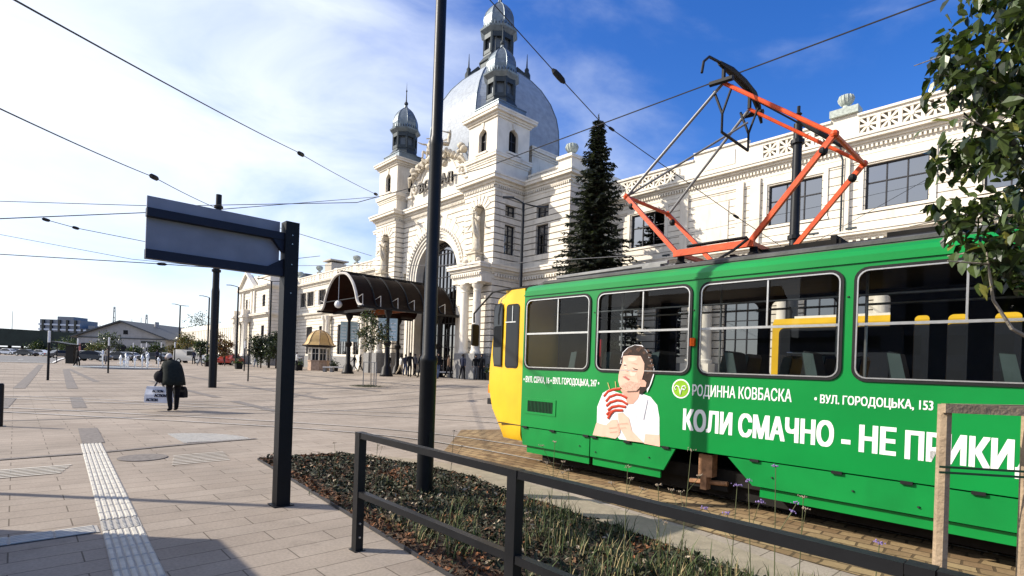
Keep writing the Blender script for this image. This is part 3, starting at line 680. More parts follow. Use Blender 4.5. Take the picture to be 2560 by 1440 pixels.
for r0, r1, d0, d1 in ((4.0, 4.42, -.3, .16), (3.75, 4.0, -.3, .05), (3.5, 3.75, -.3, -.06), (3.22, 3.5, -.9, -.16)):
    n = 40; A = [pi*i/n for i in range(n+1)]
    O = [(cy+r1, B0)]+[(cy+r1*cos(t), zs+r1*sin(t)) for t in A]+[(cy-r1, B0)]; I = [(cy-r0, B0)]+[(cy-r0*cos(t), zs+r0*sin(t)) for t in A]+[(cy+r0, B0)]
    for k in range(len(O)-1):
        q = len(I)-1-k; ar.prism([O[k], O[k+1], I[q-1], I[q]], fn, d0, d1)
for i in range(38):
    t = pi*(i+.5)/38; ar.ball(fn(cy+4.2*cos(t), zs+4.2*sin(t), .17), .13, 6, 4)
ar.prism([(cy-.45, zs+3.9), (cy+.45, zs+3.9), (cy+.6, zs+5.5), (cy-.6, zs+5.5)], fn, -.1, .35)
for k in range(8): ar.ball(fn(cy+random.uniform(-.35, .35), zs+3.9+random.random()*1.2, .35), .2, 6, 5)
S('archivolt', ar, M_st2, None, 40)
fn2 = FR(28.35); gl = MB(); n = 24
gl.add([fn2(cy-3.2, B0, 0)]+[fn2(cy-3.2*cos(pi*i/n), zs+3.2*sin(pi*i/n), 0) for i in range(n+1)]+[fn2(cy+3.2, B0, 0)], [tuple(range(n+3))])
fr = MB()
for i in range(9):
    y = cy-2.2+4.4*i/8; zt = zs+sqrt(max(0, 2.5**2-(y-cy)**2)); fr.prism([(y-.035, B0), (y+.035, B0), (y+.035, zt), (y-.035, zt)], fn2, .0, .09)
for z in [2.2+1.05*i for i in range(10)]:
    hw = 2.45 if z < zs else sqrt(max(.01, 2.5**2-(z-zs)**2)); fr.prism([(cy-hw, z-.03), (cy+hw, z-.03), (cy+hw, z+.03), (cy-hw, z+.03)], fn2, .01, .08)
for i in range(64):                            # scrolled iron border
    t = i/63; L1 = zs-2
    if t < .3: u, z = cy-2.85, 2+L1*t/.3
    elif t > .7: u, z = cy+2.85, 2+L1*(1-t)/.3
    else: a = pi*(1-(t-.3)/.4); u, z = cy+2.85*cos(a), zs+2.85*sin(a)
    fr.tube([fn2(u+.2*cos(q)*(1-.12*k), z+.2*sin(q)*(1-.12*k), .05) for k, q in enumerate([j*1.0 for j in range(7)])], .03, 4)
for r in (2.52, 3.14):
    P = [fn2(cy-r, B0, .05)]+[fn2(cy-r*cos(pi*i/24), zs+r*sin(pi*i/24), .05) for i in range(25)]+[fn2(cy+r, B0, .05)]; fr.tube(P, .045, 4)
w = S('portal_window', fr, M_fr); obj('pane', gl, glass('portal glass', (.05,.055,.06), .32, .04), w, world=True)
m = MB(); m.box(28.7, 29, 35.2, 45.8, B0, 15); S('portal_interior', m, M_dark)
tr.box(27.3, 31, 35.1, 45.9, 15.1, 15.9); band(tr, fn, 35.1, 45.9, CORN(15.42, 16.17, .5)); dentils(tr, fn, 35.2, 45.8, 15.24, 15.42, .14, .2)
tr.box(27.45, 31, 35.1, 45.9, 16.0, 16.6)
S('portal_entablature', tr, M_st2)
# shaped gable with the station name
g = MB(); fg = FR(27.4)
prof = [(cy-4.75, 16.17), (cy-4.75, 17.3), (cy-4.4, 17.45), (cy-4.15, 18.2), (cy-3.6, 19.0)]+[(cy+3.3*-cos(radians(20+140*i/12)), 18.15+2.35*sin(radians(20+140*i/12))) for i in range(13)]+[(cy+3.6, 19.0), (cy+4.15, 18.2), (cy+4.4, 17.45), (cy+4.75, 17.3), (cy+4.75, 16.17)]
g.prism(prof, fg, -.6, 0)
G_ = S('gable', g, M_st)
g = MB(); g.tube([fg(u, z, .05) for u, z in prof[2:-2]], .15, 8); g.tube([fg(u*.86+cy*.14, z-.42, .02) for u, z in prof[3:-3]], .07, 6)
for s in (-1, 1):
    g.prism([(cy+s*4.15, 16.17), (cy+s*4.85, 16.17), (cy+s*4.85, 17.3), (cy+s*4.15, 17.3)], fg, -.2, .12); g.prism([(cy+s*4.0, 17.3), (cy+s*5.0, 17.3), (cy+s*5.0, 17.5), (cy+s*4.0, 17.5)], fg, -.25, .25)
    for (u, z, R) in ((3.75, 18.0, .55), (3.3, 19.2, .42)):
        g.tube([fg(cy+s*u+R*cos(q)*(1-k*.06), z+R*sin(q)*(1-k*.06), .1) for k, q in enumerate([j*.6 for j in range(14)])], .11, 6)
obj('gable_moulding', g, M_st2, G_, smooth=40, world=True)
tx = MB(); fit_text(tx, 'ВОКЗАЛ', Matrix(((0, 0, -1, 27.4-.28), (-1, 0, 0, 0), (0, 1, 0, 0), (0, 0, 0, 1))), -43.1, -37.95, 17.35, 18.2, .08, .03, 1.1)
# curve the lettering gently over the tablet
tx.v = [(x, y, z+.18-.028*(y-cy)**2) for x, y, z in tx.v]
S('name_letters', tx, mat('bronze letters', (.06,.055,.05), .5, .3))
sm = MB()
for k in range(26): sm.ball((27.3+random.uniform(-.25, .35), cy+random.uniform(-3.3, 3.3), 20.1+random.uniform(-.7, .35)), random.uniform(.18, .42), 7, 5, 1, 1.2, .8)
for s in (-1, 1):
    for q in range(5): sm.tube([(27.1, cy+s*(1.4+.5*q), 19.9-.2*q), (26.9, cy+s*(1.8+.55*q), 20.2-.3*q), (27.2, cy+s*(2.1+.6*q), 19.7-.35*q)], [.16, .2, .08], 6)
    sm.ball((27.2, cy+s*3.9, 19.75), .32, 10, 8)
S('gable_sculpture', sm, M_sct, None, 50)
statue(ST, (27.2, cy+.0, 20.3), pi/2, M_sct, 1.55, h=1.9, sit=True, arms=((.9, .5, .5), (.7, .4, .6)))
statue(ST, (27.3, cy-1.5, 20.15), pi/2-.5, M_sct, 1.35, h=1.9, sit=True, lean=-.15, arms=((1.3, .6, .2), (.5, .3, .8)))
statue(ST, (27.3, cy+1.6, 20.15), pi/2+.5, M_sct, 1.35, h=1.9, sit=True, lean=-.15, arms=((.5, .4, .6), (1.4, .7, .2)))
# flanks beside the blocks
def flank(y0, y1, pier):
    fn = FR(29.4); wl = MB(); tr = MB(); jn = MB()
    hs = [dict(u0=28.62, u1=29.92, bot=10.4, top=12.65), dict(u0=28.62, u1=29.92, bot=13.2, top=14.1)] if pier < 0 else []
    courses(wl, fn, y0, y1, 2.6, 8.5, .47, .075, -.3, 0, []); courses(wl, fn, y0, y1, 9.45, 15.1, .47, .075, -.3, 0, hs)
    f2 = SR(y0) if pier < 0 else SL(y1)
    courses(wl, f2, 29.7, 36, 2.6, 8.5, .47, .075, -.3, 0, []); courses(wl, f2, 29.7, 36, 9.45, 15.1, .47, .075, -.3, 0, [])
    jn.box(29.7, 35.5, y0+.3, y1-.05 if pier < 0 else y1-.3, B0, 15.6)
    tr.box(29.4, 36, y0, y1, 8.5, 9.2); tr.box(29.4, 36, y0, y1, 15.1, 15.9)
    ring(tr, 29.4, 36, y0, y1, CORN(8.72, 9.41, .42), -.003); ring(tr, 29.4, 36, y0, y1, [(15.03, 15.2, .05)]+CORN(15.42, 16.17, .5), -.003)
    for f, a, b in ((fn, y0, y1), (f2, 29.5, 36)): dentils(tr, f, a, b, 8.5, 8.71, .2, .26); dentils(tr, f, a, b, 15.24, 15.42, .14, .2)
    pl = MB(); pl.box(29.34, 36, y0-.06, y1+.06, .3, 2.6)
    py = y0 if pier < 0 else y1-1.5
    tr.box(29.55, 30.9, py+.1, py+1.4, 16.15, 17.2); tr.box(29.4, 31.05, py-.02, py+1.52, 17.2, 17.42); tr.box(29.7, 29.95, y0+.2, y1-.1, 16.15, 16.75); tr.box(29.62, 30.03, y0+.2, y1-.1, 16.75, 16.9); tr.box(30.1, 35.9, py+.2, py+.5, 16.15, 17.1)
    S('flank_wall', wl, M_st); S('wall_core', jn, M_jnt); SZ(tr, M_st2); S('plinth', pl, M_gran)
    for h in hs: window(fn, h['u0'], h['u1'], h['bot'], h['top'], 2, 3 if h['bot'] < 12 else 2, -.26)
    urn(30.25, py+.75, 17.42)
def urn(x, y, z, s=1.0):
    m = MB(); m.lathe([(.42*s, 0), (.42*s, .12*s), (.22*s, .2*s), (.18*s, .34*s), (.3*s, .42*s), (.42*s, .6*s), (.46*s, .8*s), (.40*s, .98*s), (.2*s, 1.08*s), (.05*s, 1.1*s)], (x, y, z), 18)
    for k in range(14): t = 2*pi*k/14; m.tube([(x+r*s*cos(t), y+r*s*sin(t), z+q*s) for r, q in ((.3, .44), (.43, .62), (.47, .8), (.40, .98))], .035*s, 4)
    S('urn', m, M_verd, None, 40)
flank(26.5, 31.38, -1); flank(49.62, 54.5, 1)
# raised roof block under the dome, and the dome
m = MB(); m.box(31.2, 40, 32.5, 48.5, 15.5, 19.3); ring(m, 31.2, 40, 32.5, 48.5, CORN(19.3, 19.95, .3)); m.box(31.0, 44, 26.6, 54.4, 9, 15.9); S('roof_storey', m, M_st)
Xc, Yc = 33.85, 40.5
def shingle():
    m = mat('zinc shingles', (.30,.335,.385), .5, .0, .14, 2); t = m.node_tree
    bk = t.nodes.new('ShaderNodeTexBrick'); bk.inputs['Scale'].default_value = 1; bk.inputs['Brick Width'].default_value = .55; bk.inputs['Row Height'].default_value = .32; bk.inputs['Mortar Size'].default_value = .03
    tcn = t.nodes.new('ShaderNodeTexCoord'); sp = t.nodes.new('ShaderNodeSeparateXYZ'); ad = t.nodes.new('ShaderNodeMath'); cb = t.nodes.new('ShaderNodeCombineXYZ')
    t.links.new(tcn.outputs['Object'], sp.inputs[0]); t.links.new(sp.outputs[0], ad.inputs[0]); t.links.new(sp.outputs[1], ad.inputs[1]); t.links.new(ad.outputs[0], cb.inputs[0]); t.links.new(sp.outputs[2], cb.inputs[1]); t.links.new(cb.outputs[0], bk.inputs['Vector'])
    bp = t.nodes.new('ShaderNodeBump'); bp.inputs['Strength'].default_value = .6; bp.inputs['Distance'].default_value = .05; bp.invert = True
    t.links.new(bk.outputs['Fac'], bp.inputs['Height']); t.links.new(bp.outputs[0], t.nodes['Principled BSDF'].inputs['Normal']); return m
prof = [(.97, 19.6), (1.0, 21), (1.0, 22.5), (.985, 24), (.945, 25.2), (.85, 26.6), (.70, 28.0), (.545, 29.0), (.40, 29.7), (.33, 30.0)]
prof2 = []
for (a, b), (c, d) in zip(prof, prof[1:]):
    for k in range(3): t = k/3; prof2.append((a+(c-a)*t, b+(d-b)*t))
prof2.append(prof[-1]); a, b = 5.25, 3.45; plan = [(-a, b), (-a, -b), (-b, -a), (b, -a), (a, -b), (a, b), (b, a), (-b, a)]
m = MB(); vs = [(Xc+x*s, Yc+y*s, z) for s, z in prof2 for x, y in plan]; m.add(vs, [(i*8+k, i*8+(k+1) % 8, (i+1)*8+(k+1) % 8, (i+1)*8+k) for i in range(len(prof2)-1) for k in range(8)]+[tuple(range(len(prof2)*8-8, len(prof2)*8))])
D_ = S('dome', m, shingle(), None, 20)
m = MB()
for x, y in plan: m.tube([(Xc+x*s, Yc+y*s, z) for s, z in prof2], .06, 5)
obj('dome_rib', m, M_zinc, D_, world=True)
m = MB(); m.lathe([(2.05, 29.3), (2.0, 29.9), (1.75, 30.0), (1.75, 30.6), (1.9, 30.7)], (Xc, Yc, 0), 8, pi/8)
for sx_, sy_ in ((-1, -1), (1, -1), (-1, 1), (1, 1)):
    x, y = Xc+sx_*2.0, Yc+sy_*2.0; m.lathe([(.4, 28.4), (.36, 30.0), (.2, 30.3), (.22, 30.5), (.08, 30.7), (.02, 32.0)], (x, y, 0), 8); m.beam((x, y, 29.6), (Xc+sx_*1.2, Yc+sy_*1.2, 30.5), .3, .6)
obj('lantern_base', m, M_zincd, D_, world=True)
turret(Xc, Yc, 30.65, D_, 1.25, ped=False)
# wings
def star_panels(mb, bk, fn, u0, u1, z0, z1, pitch):
    n = max(1, round((u1-u0)/pitch)); p = (u1-u0)/n; c = (z0+z1)/2; r = (z1-z0)/2
    mb.prism([(u0, z0-.2), (u1, z0-.2), (u1, z0), (u0, z0)], fn, -.28, 0); mb.prism([(u0, z1), (u1, z1), (u1, z1+.17), (u0, z1+.17)], fn, -.28, 0)
    for i in range(n):
        u = u0+(i+.5)*p; g = (p-2*r)/2
        for a, b in ((u0+i*p, u-r), (u+r, u0+(i+1)*p)): mb.prism([(a, z0), (b, z0), (b, z1), (a, z1)], fn, -.28, 0)
        for q in range(8):
            t = q*pi/4; L_ = r if q % 2 == 0 else r*1.38; w = .035*r/.38; w2 = w*1.9
            mb.prism([(u+w*-sin(t), c+w*cos(t)), (u+w*sin(t), c-w*cos(t)), (u+L_*cos(t)+w2*sin(t), c+L_*sin(t)-w2*cos(t)), (u+L_*cos(t)-w2*sin(t), c+L_*sin(t)+w2*cos(t))], fn, -.2, -.02-.004*q)
        mb.prism([(u+.11*cos(k*pi/4), c+.11*sin(k*pi/4)) for k in range(8)], fn, -.2, -.01)
def wing(y0, y1, wins, lows, cols, top, name):
    fn = FR(32.2); w = MB(); tr = MB(); jn = MB(); T = top     # T: dict of levels
    hs = [dict(u0=a, u1=b, bot=T['w0'], top=T['w1']) for a, b in wins]
    hl = [dict(u0=a, u1=b, bot=T['l0'], top=T['l1']) for a, b in lows]
    courses(w, fn, y0, y1, 2.3, T['lc']-.7, .5, .06, -.3, 0, hl)
    courses(w, fn, y0, y1, T['lc'], T['c0']-.45, .46, .04, -.3, 0, hs)
    jn.box(32.5, 46, y0, y1, B0, T['c0']); tr.box(32.2, 46, y0, y1, T['lc']-.7, T['lc']-.05)
    band(tr, fn, y0, y1, CORN(T['lc']-.45, T['lc'], .42)); dentils(tr, fn, y0, y1, T['lc']-.75, T['lc']-.46, .2, .34)
    tr.box(32.2, 46, y0, y1, T['c0']-.45, T['c1']-.02); band(tr, fn, y0, y1, [(T['c0']-.75, T['c0']-.6, .05)]+CORN(T['c0'], T['c1'], .42))
    dentils(tr, fn, y0, y1, T['c0']-.17, T['c0']-.02, .14, .2)
    pl = MB(); pl.box(32.1, 46, y0, y1, .3, 2.3)
    S('wing_wall', w, M_st); S('wall_core', jn, M_jnt); SZ(tr, M_st2); S('plinth', pl, M_gran)
    fr = MB()
    for a, b in wins:
        window(fn, a, b, T['w0'], T['w1'], 3, 2, -.2, transom=.6)
        for p in ([(a-.3, T['w0']-.02), (a-.08, T['w0']-.02), (a-.08, T['w1']+.08), (a-.3, T['w1']+.08)], [(b+.08, T['w0']-.02), (b+.3, T['w0']-.02), (b+.3, T['w1']+.08), (b+.08, T['w1']+.08)], [(a-.3, T['w1']+.085), (b+.3, T['w1']+.085), (b+.3, T['w1']+.3), (a-.3, T['w1']+.3)], [(a-.35, T['w0']-.16), (b+.35, T['w0']-.16), (b+.35, T['w0']-.025), (a-.35, T['w0']-.025)]): fr.prism(p, fn, -.05, .06)
        fr.mark()
        c = MB(); c.add([fn(a, T['w0'], -.295), fn(b, T['w0'], -.295), fn(b, T['w1'], -.295), fn(a, T['w1'], -.295)], [(0, 1, 2, 3)]); S('window_backing', c, M_dark)
    for a, b in lows:
        window(fn, a, b, T['l0'], T['l1'], 4, 4, -.2); c = MB(); c.add([fn(a, T['l0'], -.295), fn(b, T['l0'], -.295), fn(b, T['l1'], -.295), fn(a, T['l1'], -.295)], [(0, 1, 2, 3)]); S('window_backing', c, M_cur if (a*7) % 3 < 1.4 else M_dark)
    if wins: SE('window_surround', fr, M_st2)
    co = MB()
    for y in cols: co.lathe([(.46, 2.3), (.46, 2.5), (.38, 2.6), (.36, 4.3), (.30, T['lc']-1.4), (.34, T['lc']-1.3), (.44, T['lc']-1.0), (.46, T['lc']-.71)], (31.75, y, 0), 18); co.box(31.25, 32.15, y-.5, y+.5, B0, 2.3); co.mark()
    if cols: SE('wing_column', co, M_st2, 30)
TR = dict(l0=2.7, l1=7.2, lc=9.36, w0=10.42, w1=12.74, c0=13.75, c1=14.25)
wing(-14, 26.45, [(20.4, 23.1), (10.65, 13.5), (5.94, 8.6), (1.2, 3.9), (-3.6, -.9), (-8.4, -5.6)], [(22.3, 24.6), (18.9, 20.9), (13.2, 16), (8.4, 11.4), (4, 7), (-1, 2)], [26.0, 25.0, 17.8, 16.9, 12.3, 7.6, 3.2], TR, 'r')
fn = FR(32.2); p = MB(); bk = MB(); pf = MB()
for a, b in ((10.3, 14.0), (4.4, 9.05), (19.6, 25.8), (-1.5, 2.9)): star_panels(p, bk, fn, a, b, 14.48, 15.24, .86)
for a, b, t in ((25.8, 26.45, 15.41), (18.35, 19.6, 15.41), (14.85, 18.35, 15.8), (14.0, 14.85, 15.41), (9.05, 10.3, 15.62), (2.9, 4.4, 15.41), (-6, -1.5, 15.41), (-14, -6, 15.41)): p.box(32.2, 32.5, a, b, 14.25, t)
p.box(32.485, 32.56, -1.5, 26.4, 14.25, 15.35)
for a, b, t in ((18.35, 26.45, 15.41), (14.85, 18.35, 15.8), (10.3, 14.85, 15.41), (2, 9.05, 15.41), (-14, 2, 15.41)): p.box(32.1, 32.6, a, b, t+.002, t+.12)
p.prism([(15.6, 14.6), (17.6, 14.6), (17.6, 15.5), (15.6, 15.5)], fn, -.1, .04)
S('parapet', p, M_st2)
p = MB(); p.box(32.0, 32.75, 9.0, 10.35, 15.622, 16.0); S('urn_pedestal', p, M_verd); urn(32.4, 9.68, 15.95, .8)
p = MB()
for a, b in ((13.95, 14.55), (14.95, 15.4), (18.6, 19.15), (9.3, 9.55), (26.0, 26.4)): p.prism([(a, 9.38), (b, 9.38), (b, 13.3), (a, 13.3)], fn, -.02, .16); p.mark()
p.prism([(15.9, 9.6), (18.1, 9.6), (18.1, 12.4), (15.9, 12.4)], fn, -.02, .05); SE('pilaster', p, M_st)
p = MB(); p.tube([fn(9.62, 9.4, .22), fn(9.62, 13.2, .22), fn(9.7, 13.5, .3), fn(9.7, 14.3, .5)], .05, 6); S('drainpipe', p, M_zincd)
p = MB()
for y in (9.1, 10.9, 14.5, 20): p.cbox(fn(y, 9.45, .3), .14, .5, .09); p.cbox(fn(y, 9.36, .25), .06, .06, .1); p.mark()
SE('facade_floodlight', p, M_zincd)
TL = dict(l0=2.6, l1=6.65, lc=8.62, w0=9.72, w1=11.8, c0=12.7, c1=13.15)
wing(54.5, 85.25, [(81.7, 83.9), (78.8, 81.2), (74.6, 77.0), (70.2, 72.6), (65.9, 68.3), (61.6, 64), (57.4, 59.8)], [(79, 81.2), (74.7, 76.6), (67.6, 70.5), (63.3, 65.8), (59, 61.5)], [73.7, 72.6, 62.4, 57.6], TL, 'l')
p = MB()
for a, b in ((55, 60), (61, 65.4), (66.4, 71), (72.2, 77), (78.2, 84.5)): star_panels(p, None, fn, a, b, 13.38, 13.98, 1.0)
for y in (54.7, 60.5, 65.9, 71.6, 77.6, 84.9): p.box(32.15, 32.6, y-.5, y+.5, 13.15, 14.4)
p.box(32.485, 32.56, 54.5, 85.2, 13.15, 14.1); p.box(32.1, 32.6, 54.5, 85.2, 14.15, 14.27); S('parapet', p, M_st2)
urn(32.4, 65.9, 14.4, 1.0); urn(32.4, 77.6, 14.4, 1.0); urn(32.4, 84.7, 14.4, .9)
m = MB(); m.box(37, 39.5, 84, 86.5, 13, 17.5); m.box(36.7, 39.8, 83.7, 86.8, 17.8, 18.0); S('chimney', m, M_jnt)
m = MB(); m.lathe([(3.6, 13.2), (3.4, 14.6), (2.7, 16.2), (1.4, 17.0)], (38, 97, 0), 8, pi/8); S('roof_lantern', m, M_zincd)
# end pavilion with pediment
x0, ya, yb = 28.0, 85.4, 99.4; fn = FR(x0); w = MB(); tr = MB(); pl = MB()
ph = [dict(u0=86.9, u1=88.2, bot=9.75, top=11.55), dict(u0=93.5, u1=94.5, bot=9.75, top=11.3), dict(u0=95.4, u1=96.4, bot=9.75, top=11.3)]
courses(w, fn, ya, yb, 2.3, 8, .5, .04, -.3, 0, [dict(u0=87, u1=88.4, bot=3.2, top=6.8)]); courses(w, fn, ya, yb, 8.7, 12.3, .5, .04, -.3, 0, ph)
for f in (SR(ya), SL(yb)): courses(w, f, x0+.3, 40, 2.3, 8, .5, .04, -.3, 0, []); courses(w, f, x0+.3, 40, 8.7, 12.3, .5, .04, -.3, 0, [])
m = MB(); m.box(x0+.3, 40, ya+.3, yb-.3, B0, 13); S('wall_core', m, M_jnt)
for h in ph+[dict(u0=87, u1=88.4, bot=3.2, top=6.8)]: window(fn, h['u0'], h['u1'], h['bot'], h['top'], 2, 2, -.2)
tr.box(x0, 40, ya, yb, 8.0, 8.7); ring(tr, x0, 40, ya, yb, CORN(8.1, 8.72, .5)); tr.box(x0, 40, ya, yb, 12.3, 12.9); ring(tr, x0, 40, ya, yb, CORN(12.4, 12.95, .5), .002)
tr.box(x0+.2, 40, ya+.2, 91.2, 12.9, 14.3); tr.box(x0+.05, 40.1, ya+.05, 91.3, 14.3, 14.5); tr.box(x0+.4, 36, 92, 98, 12.9, 14.9)
tr.prism([(91.2, 12.95), (99.3, 12.95), (95.3, 15.4)], fn, -.6, .15); tr.beam(fn(91.0, 13.0, .2), fn(95.3, 15.6, .2), .7, .3); tr.beam(fn(99.5, 13.0, .2), fn(95.3, 15.6, .2), .7, .3)
for y in (91.7, 93, 97.4, 98.8): tr.prism([(y-.35, 8.72), (y+.35, 8.72), (y+.35, 12.35), (y-.35, 12.35)], fn, -.02, .25)
for y in (94.1, 98.9): tr.box(x0-1.3, x0+.02, y-.75, y+.75, 7.5, 8.62); tr.box(x0-1.45, x0+.02, y-.9, y+.9, 8.2, 8.5); tr.box(x0-1.2, x0+.02, y-.7, y+.7, 8.62, 9.5)
pl.box(x0-.1, 40, ya-.1, yb+.1, .3, 2.3)
for y in (94.1, 98.9): pl.box(x0-1.4, x0, y-.8, y+.8, .3, 2.0)
co = MB()
for y in (93.8, 94.5, 98.6, 99.2): co.lathe([(.5, 2), (.5, 2.3), (.4, 2.5), (.38, 4), (.32, 7), (.45, 7.3), (.48, 7.5)], (x0-.7, y, 0), 14); co.mark()
S('pavilion_wall', w, M_st); S('pavilion_trim', tr, M_st2); S('plinth', pl, M_gran); SE('pavilion_column', co, M_st2, 30)

# ------------------------------------------------------------------ tram
M_grn = mat('green tram paint', (.002, .225, .04), .3, 0, .10, 1.3, .05, .5, 3, .10)
M_grs = mat('green skirt paint', (.003, .215, .04), .36, 0, .12, 2.2, .06, .4, 3, .42)
M_yel = mat('yellow tram paint', (.72,.43,.012), .35, 0, .08, 3, 0, .5, None, .2)
M_blk = mat('black rubber', (.012,.012,.013), .6, 0, .2, 10)
M_und = mat('dark underframe', (.012,.011,.010), .9, 0, .4, 6)
M_alu = mat('aluminium trim', (.62,.62,.60), .3, .8, .1, 20)
M_roof = mat('grey tram roof', (.085,.085,.082), .6, 0, .3, 3, .2)
M_red = mat('orange red enamel', (.60,.075,.014), .45, 0, .25, 9, .1, .3, 30, .35)
M_tin = mat('tinted tram glass', (.02,.02,.02))
M_tg = glass('tram glass', (.60,.62,.61), -.01, .01)
M_wht = mat('white lettering', (.82,.82,.80), .5, 0, .02, 5)
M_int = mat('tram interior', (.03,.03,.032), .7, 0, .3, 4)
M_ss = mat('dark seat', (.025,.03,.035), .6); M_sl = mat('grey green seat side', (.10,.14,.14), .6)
TA = pi/2+.0185
TM = thing('tram', 'green and yellow tram with a sausage advert and raised orange pantograph', 'tram', Vector((cos(-.0185), .0185, 0))*7.5, TA)
P = lambda name, mb, m, parent=None, sm=False, label=None: obj(name, mb, m, parent or TM, sm, label=label)
HW = 1.1                                                    # half width; local x runs forward, +y is the photographed side
WN = [(5.06, 6.44), (3.44, 4.96), (1.74, 3.35), (-.10, 1.65), (-1.95, -.30)]
Z0, Z1, WZ0, WZ1 = .68, 2.87, 1.63, 2.80
X0, X1 = -2.3, 6.48
MAP = lambda y: (lambda u, v, w: (u, y+w, v))
holes = [rrect(a, b, WZ0, WZ1, .13) for a, b in WN]
vs, fs = holed([(X0, Z0), (X1, Z0), (X1, Z1), (X0, Z1)], holes, .02)
m = MB(); m.add([(u, HW-.02+w, v) for u, v, w in vs], fs)
m.prism([(1.1, 2.871), (1.1, 2.925), (1.06, 2.98), (.98, 3.03), (.92, 3.04), (.95, 2.86), (1.04, 2.86)], lambda u, v, d: (d, u, v), X0, X1)
m.box(X0, X1, HW+.0005, HW+.018, 2.845, 2.87)
body = P('body', m, M_grn)
# far side: windows and doors cut through
FD = [(2.44, 3.28, .95, 2.55), (1.84, 2.14, .95, 2.5)]
fh = [rrect(2.42, 3.32, 1.63, 2.80, .1), rrect(3.5, 4.9, 1.63, 2.8, .13), rrect(5.2, 6.3, 1.63, 2.8, .13), rrect(1.78, 2.18, 1.63, 2.8, .08), rrect(1.36, 1.52, 1.63, 2.5, .05), rrect(.98, 1.18, 1.05, 2.5, .06), rrect(.5, .74, 1.05, 2.5, .06), rrect(-1.8, .2, 1.63, 2.8, .13)]
vs, fs = holed([(X0, Z0), (X1, Z0), (X1, Z1), (X0, Z1)], fh, .02)
m = MB(); m.add([(u, -HW+.02+w, v) for u, v, w in vs], fs); m.prism([(-1.1, 2.871), (-1.1, 2.925), (-1.06, 2.98), (-.98, 3.03), (-.92, 3.04), (-.95, 2.86)], lambda u, v, d: (d, u, v), X0, X1)
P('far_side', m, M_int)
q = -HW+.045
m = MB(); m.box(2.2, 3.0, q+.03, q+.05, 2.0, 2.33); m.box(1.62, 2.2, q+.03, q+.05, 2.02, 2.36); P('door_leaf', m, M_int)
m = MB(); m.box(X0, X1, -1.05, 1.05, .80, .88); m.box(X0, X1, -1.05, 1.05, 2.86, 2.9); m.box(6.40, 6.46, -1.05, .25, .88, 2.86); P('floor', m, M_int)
# window frames, panes, sliding-light bars
for i, (a, b) in enumerate(WN):
    o_ = rrect(a, b, WZ0, WZ1, .13); i_ = rrect(a+.035, b-.035, WZ0+.035, WZ1-.035, .1)
    vs, fs = holed(o_, [i_], .012); m = MB(); m.add([(u, HW+w+.004, v) for u, v, w in vs], fs); w_ = P('window', m, M_blk)
    vs, fs = holed(rrect(a+.03, b-.03, WZ0+.03, WZ1-.03, .105), [rrect(a+.043, b-.043, WZ0+.043, WZ1-.043, .095)], .009); m = MB(); m.add([(u, HW+w+.012, v) for u, v, w in vs], fs)
    zb = WZ0+.50*(WZ1-WZ0); xm = (a+b)/2-.03
    m.box(a+.04, b-.04, HW-.012, HW+.012, zb-.014, zb+.014); m.box(xm-.009, xm+.009, HW-.01, HW+.010, zb+.014, WZ1-.045); obj('frame', m, M_alu, w_)
    m = MB(); m.add([(u, HW-.014, v) for u, v in rrect(a+.02, b-.02, WZ0+.02, WZ1-.02, .1)], [tuple(range(24))]); obj('pane', m, M_tg, w_)
# seats, handrails
sm_, ss_ = MB(), MB()
def seat(x, y, f):
    s = MB(); s.prism([(0, 1.28), (.42*f, 1.26), (.42*f, 1.32), (.06*f, 1.35), (-.06*f, 1.93), (-.12*f, 1.95), (-.14*f, 1.90), (-.04*f, 1.3)], lambda u, v, d: (x+u, y+d, v), -.21, .21)
    s.box(x+.05*f-.03, x+.05*f+.03, y-.15, y+.15, .88, 1.28)
    P('seat', s, M_ss)
    g = MB(); g.prism([(.10*f, 1.36), (-.02*f, 1.92), (-.13*f, 1.93), (-.03*f, 1.36)], lambda u, v, d: (x+u, y+d, v), .212, .225)
    P('seat_side', g, M_sl)
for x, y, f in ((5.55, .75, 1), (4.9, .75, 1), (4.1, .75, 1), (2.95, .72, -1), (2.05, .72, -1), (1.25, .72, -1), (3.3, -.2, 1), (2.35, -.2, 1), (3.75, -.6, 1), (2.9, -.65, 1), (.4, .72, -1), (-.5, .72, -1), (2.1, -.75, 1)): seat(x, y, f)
m = MB()
for x, y in ((5.0, .4), (3.4, .4), (1.7, .4), (.1, .4), (2.3, -.7)): m.tube([(x, y, .88), (x, y, 2.86)], .016, 6)
for y in (.45, -.45): m.tube([(X0, y, 2.6), (X1-.1, y, 2.6)], .015, 6)
m.tube([(2.2, -.9, 2.0), (3.0, -.9, 2.0)], .015, 6); P('handrail', m, M_alu)
m = MB(); m.tube([(5.36, .45, 1.3), (5.36, .45, 2.15)], .018, 8); P('red_pole', m, mat('red handrail', (.6,.02,.04), .4))
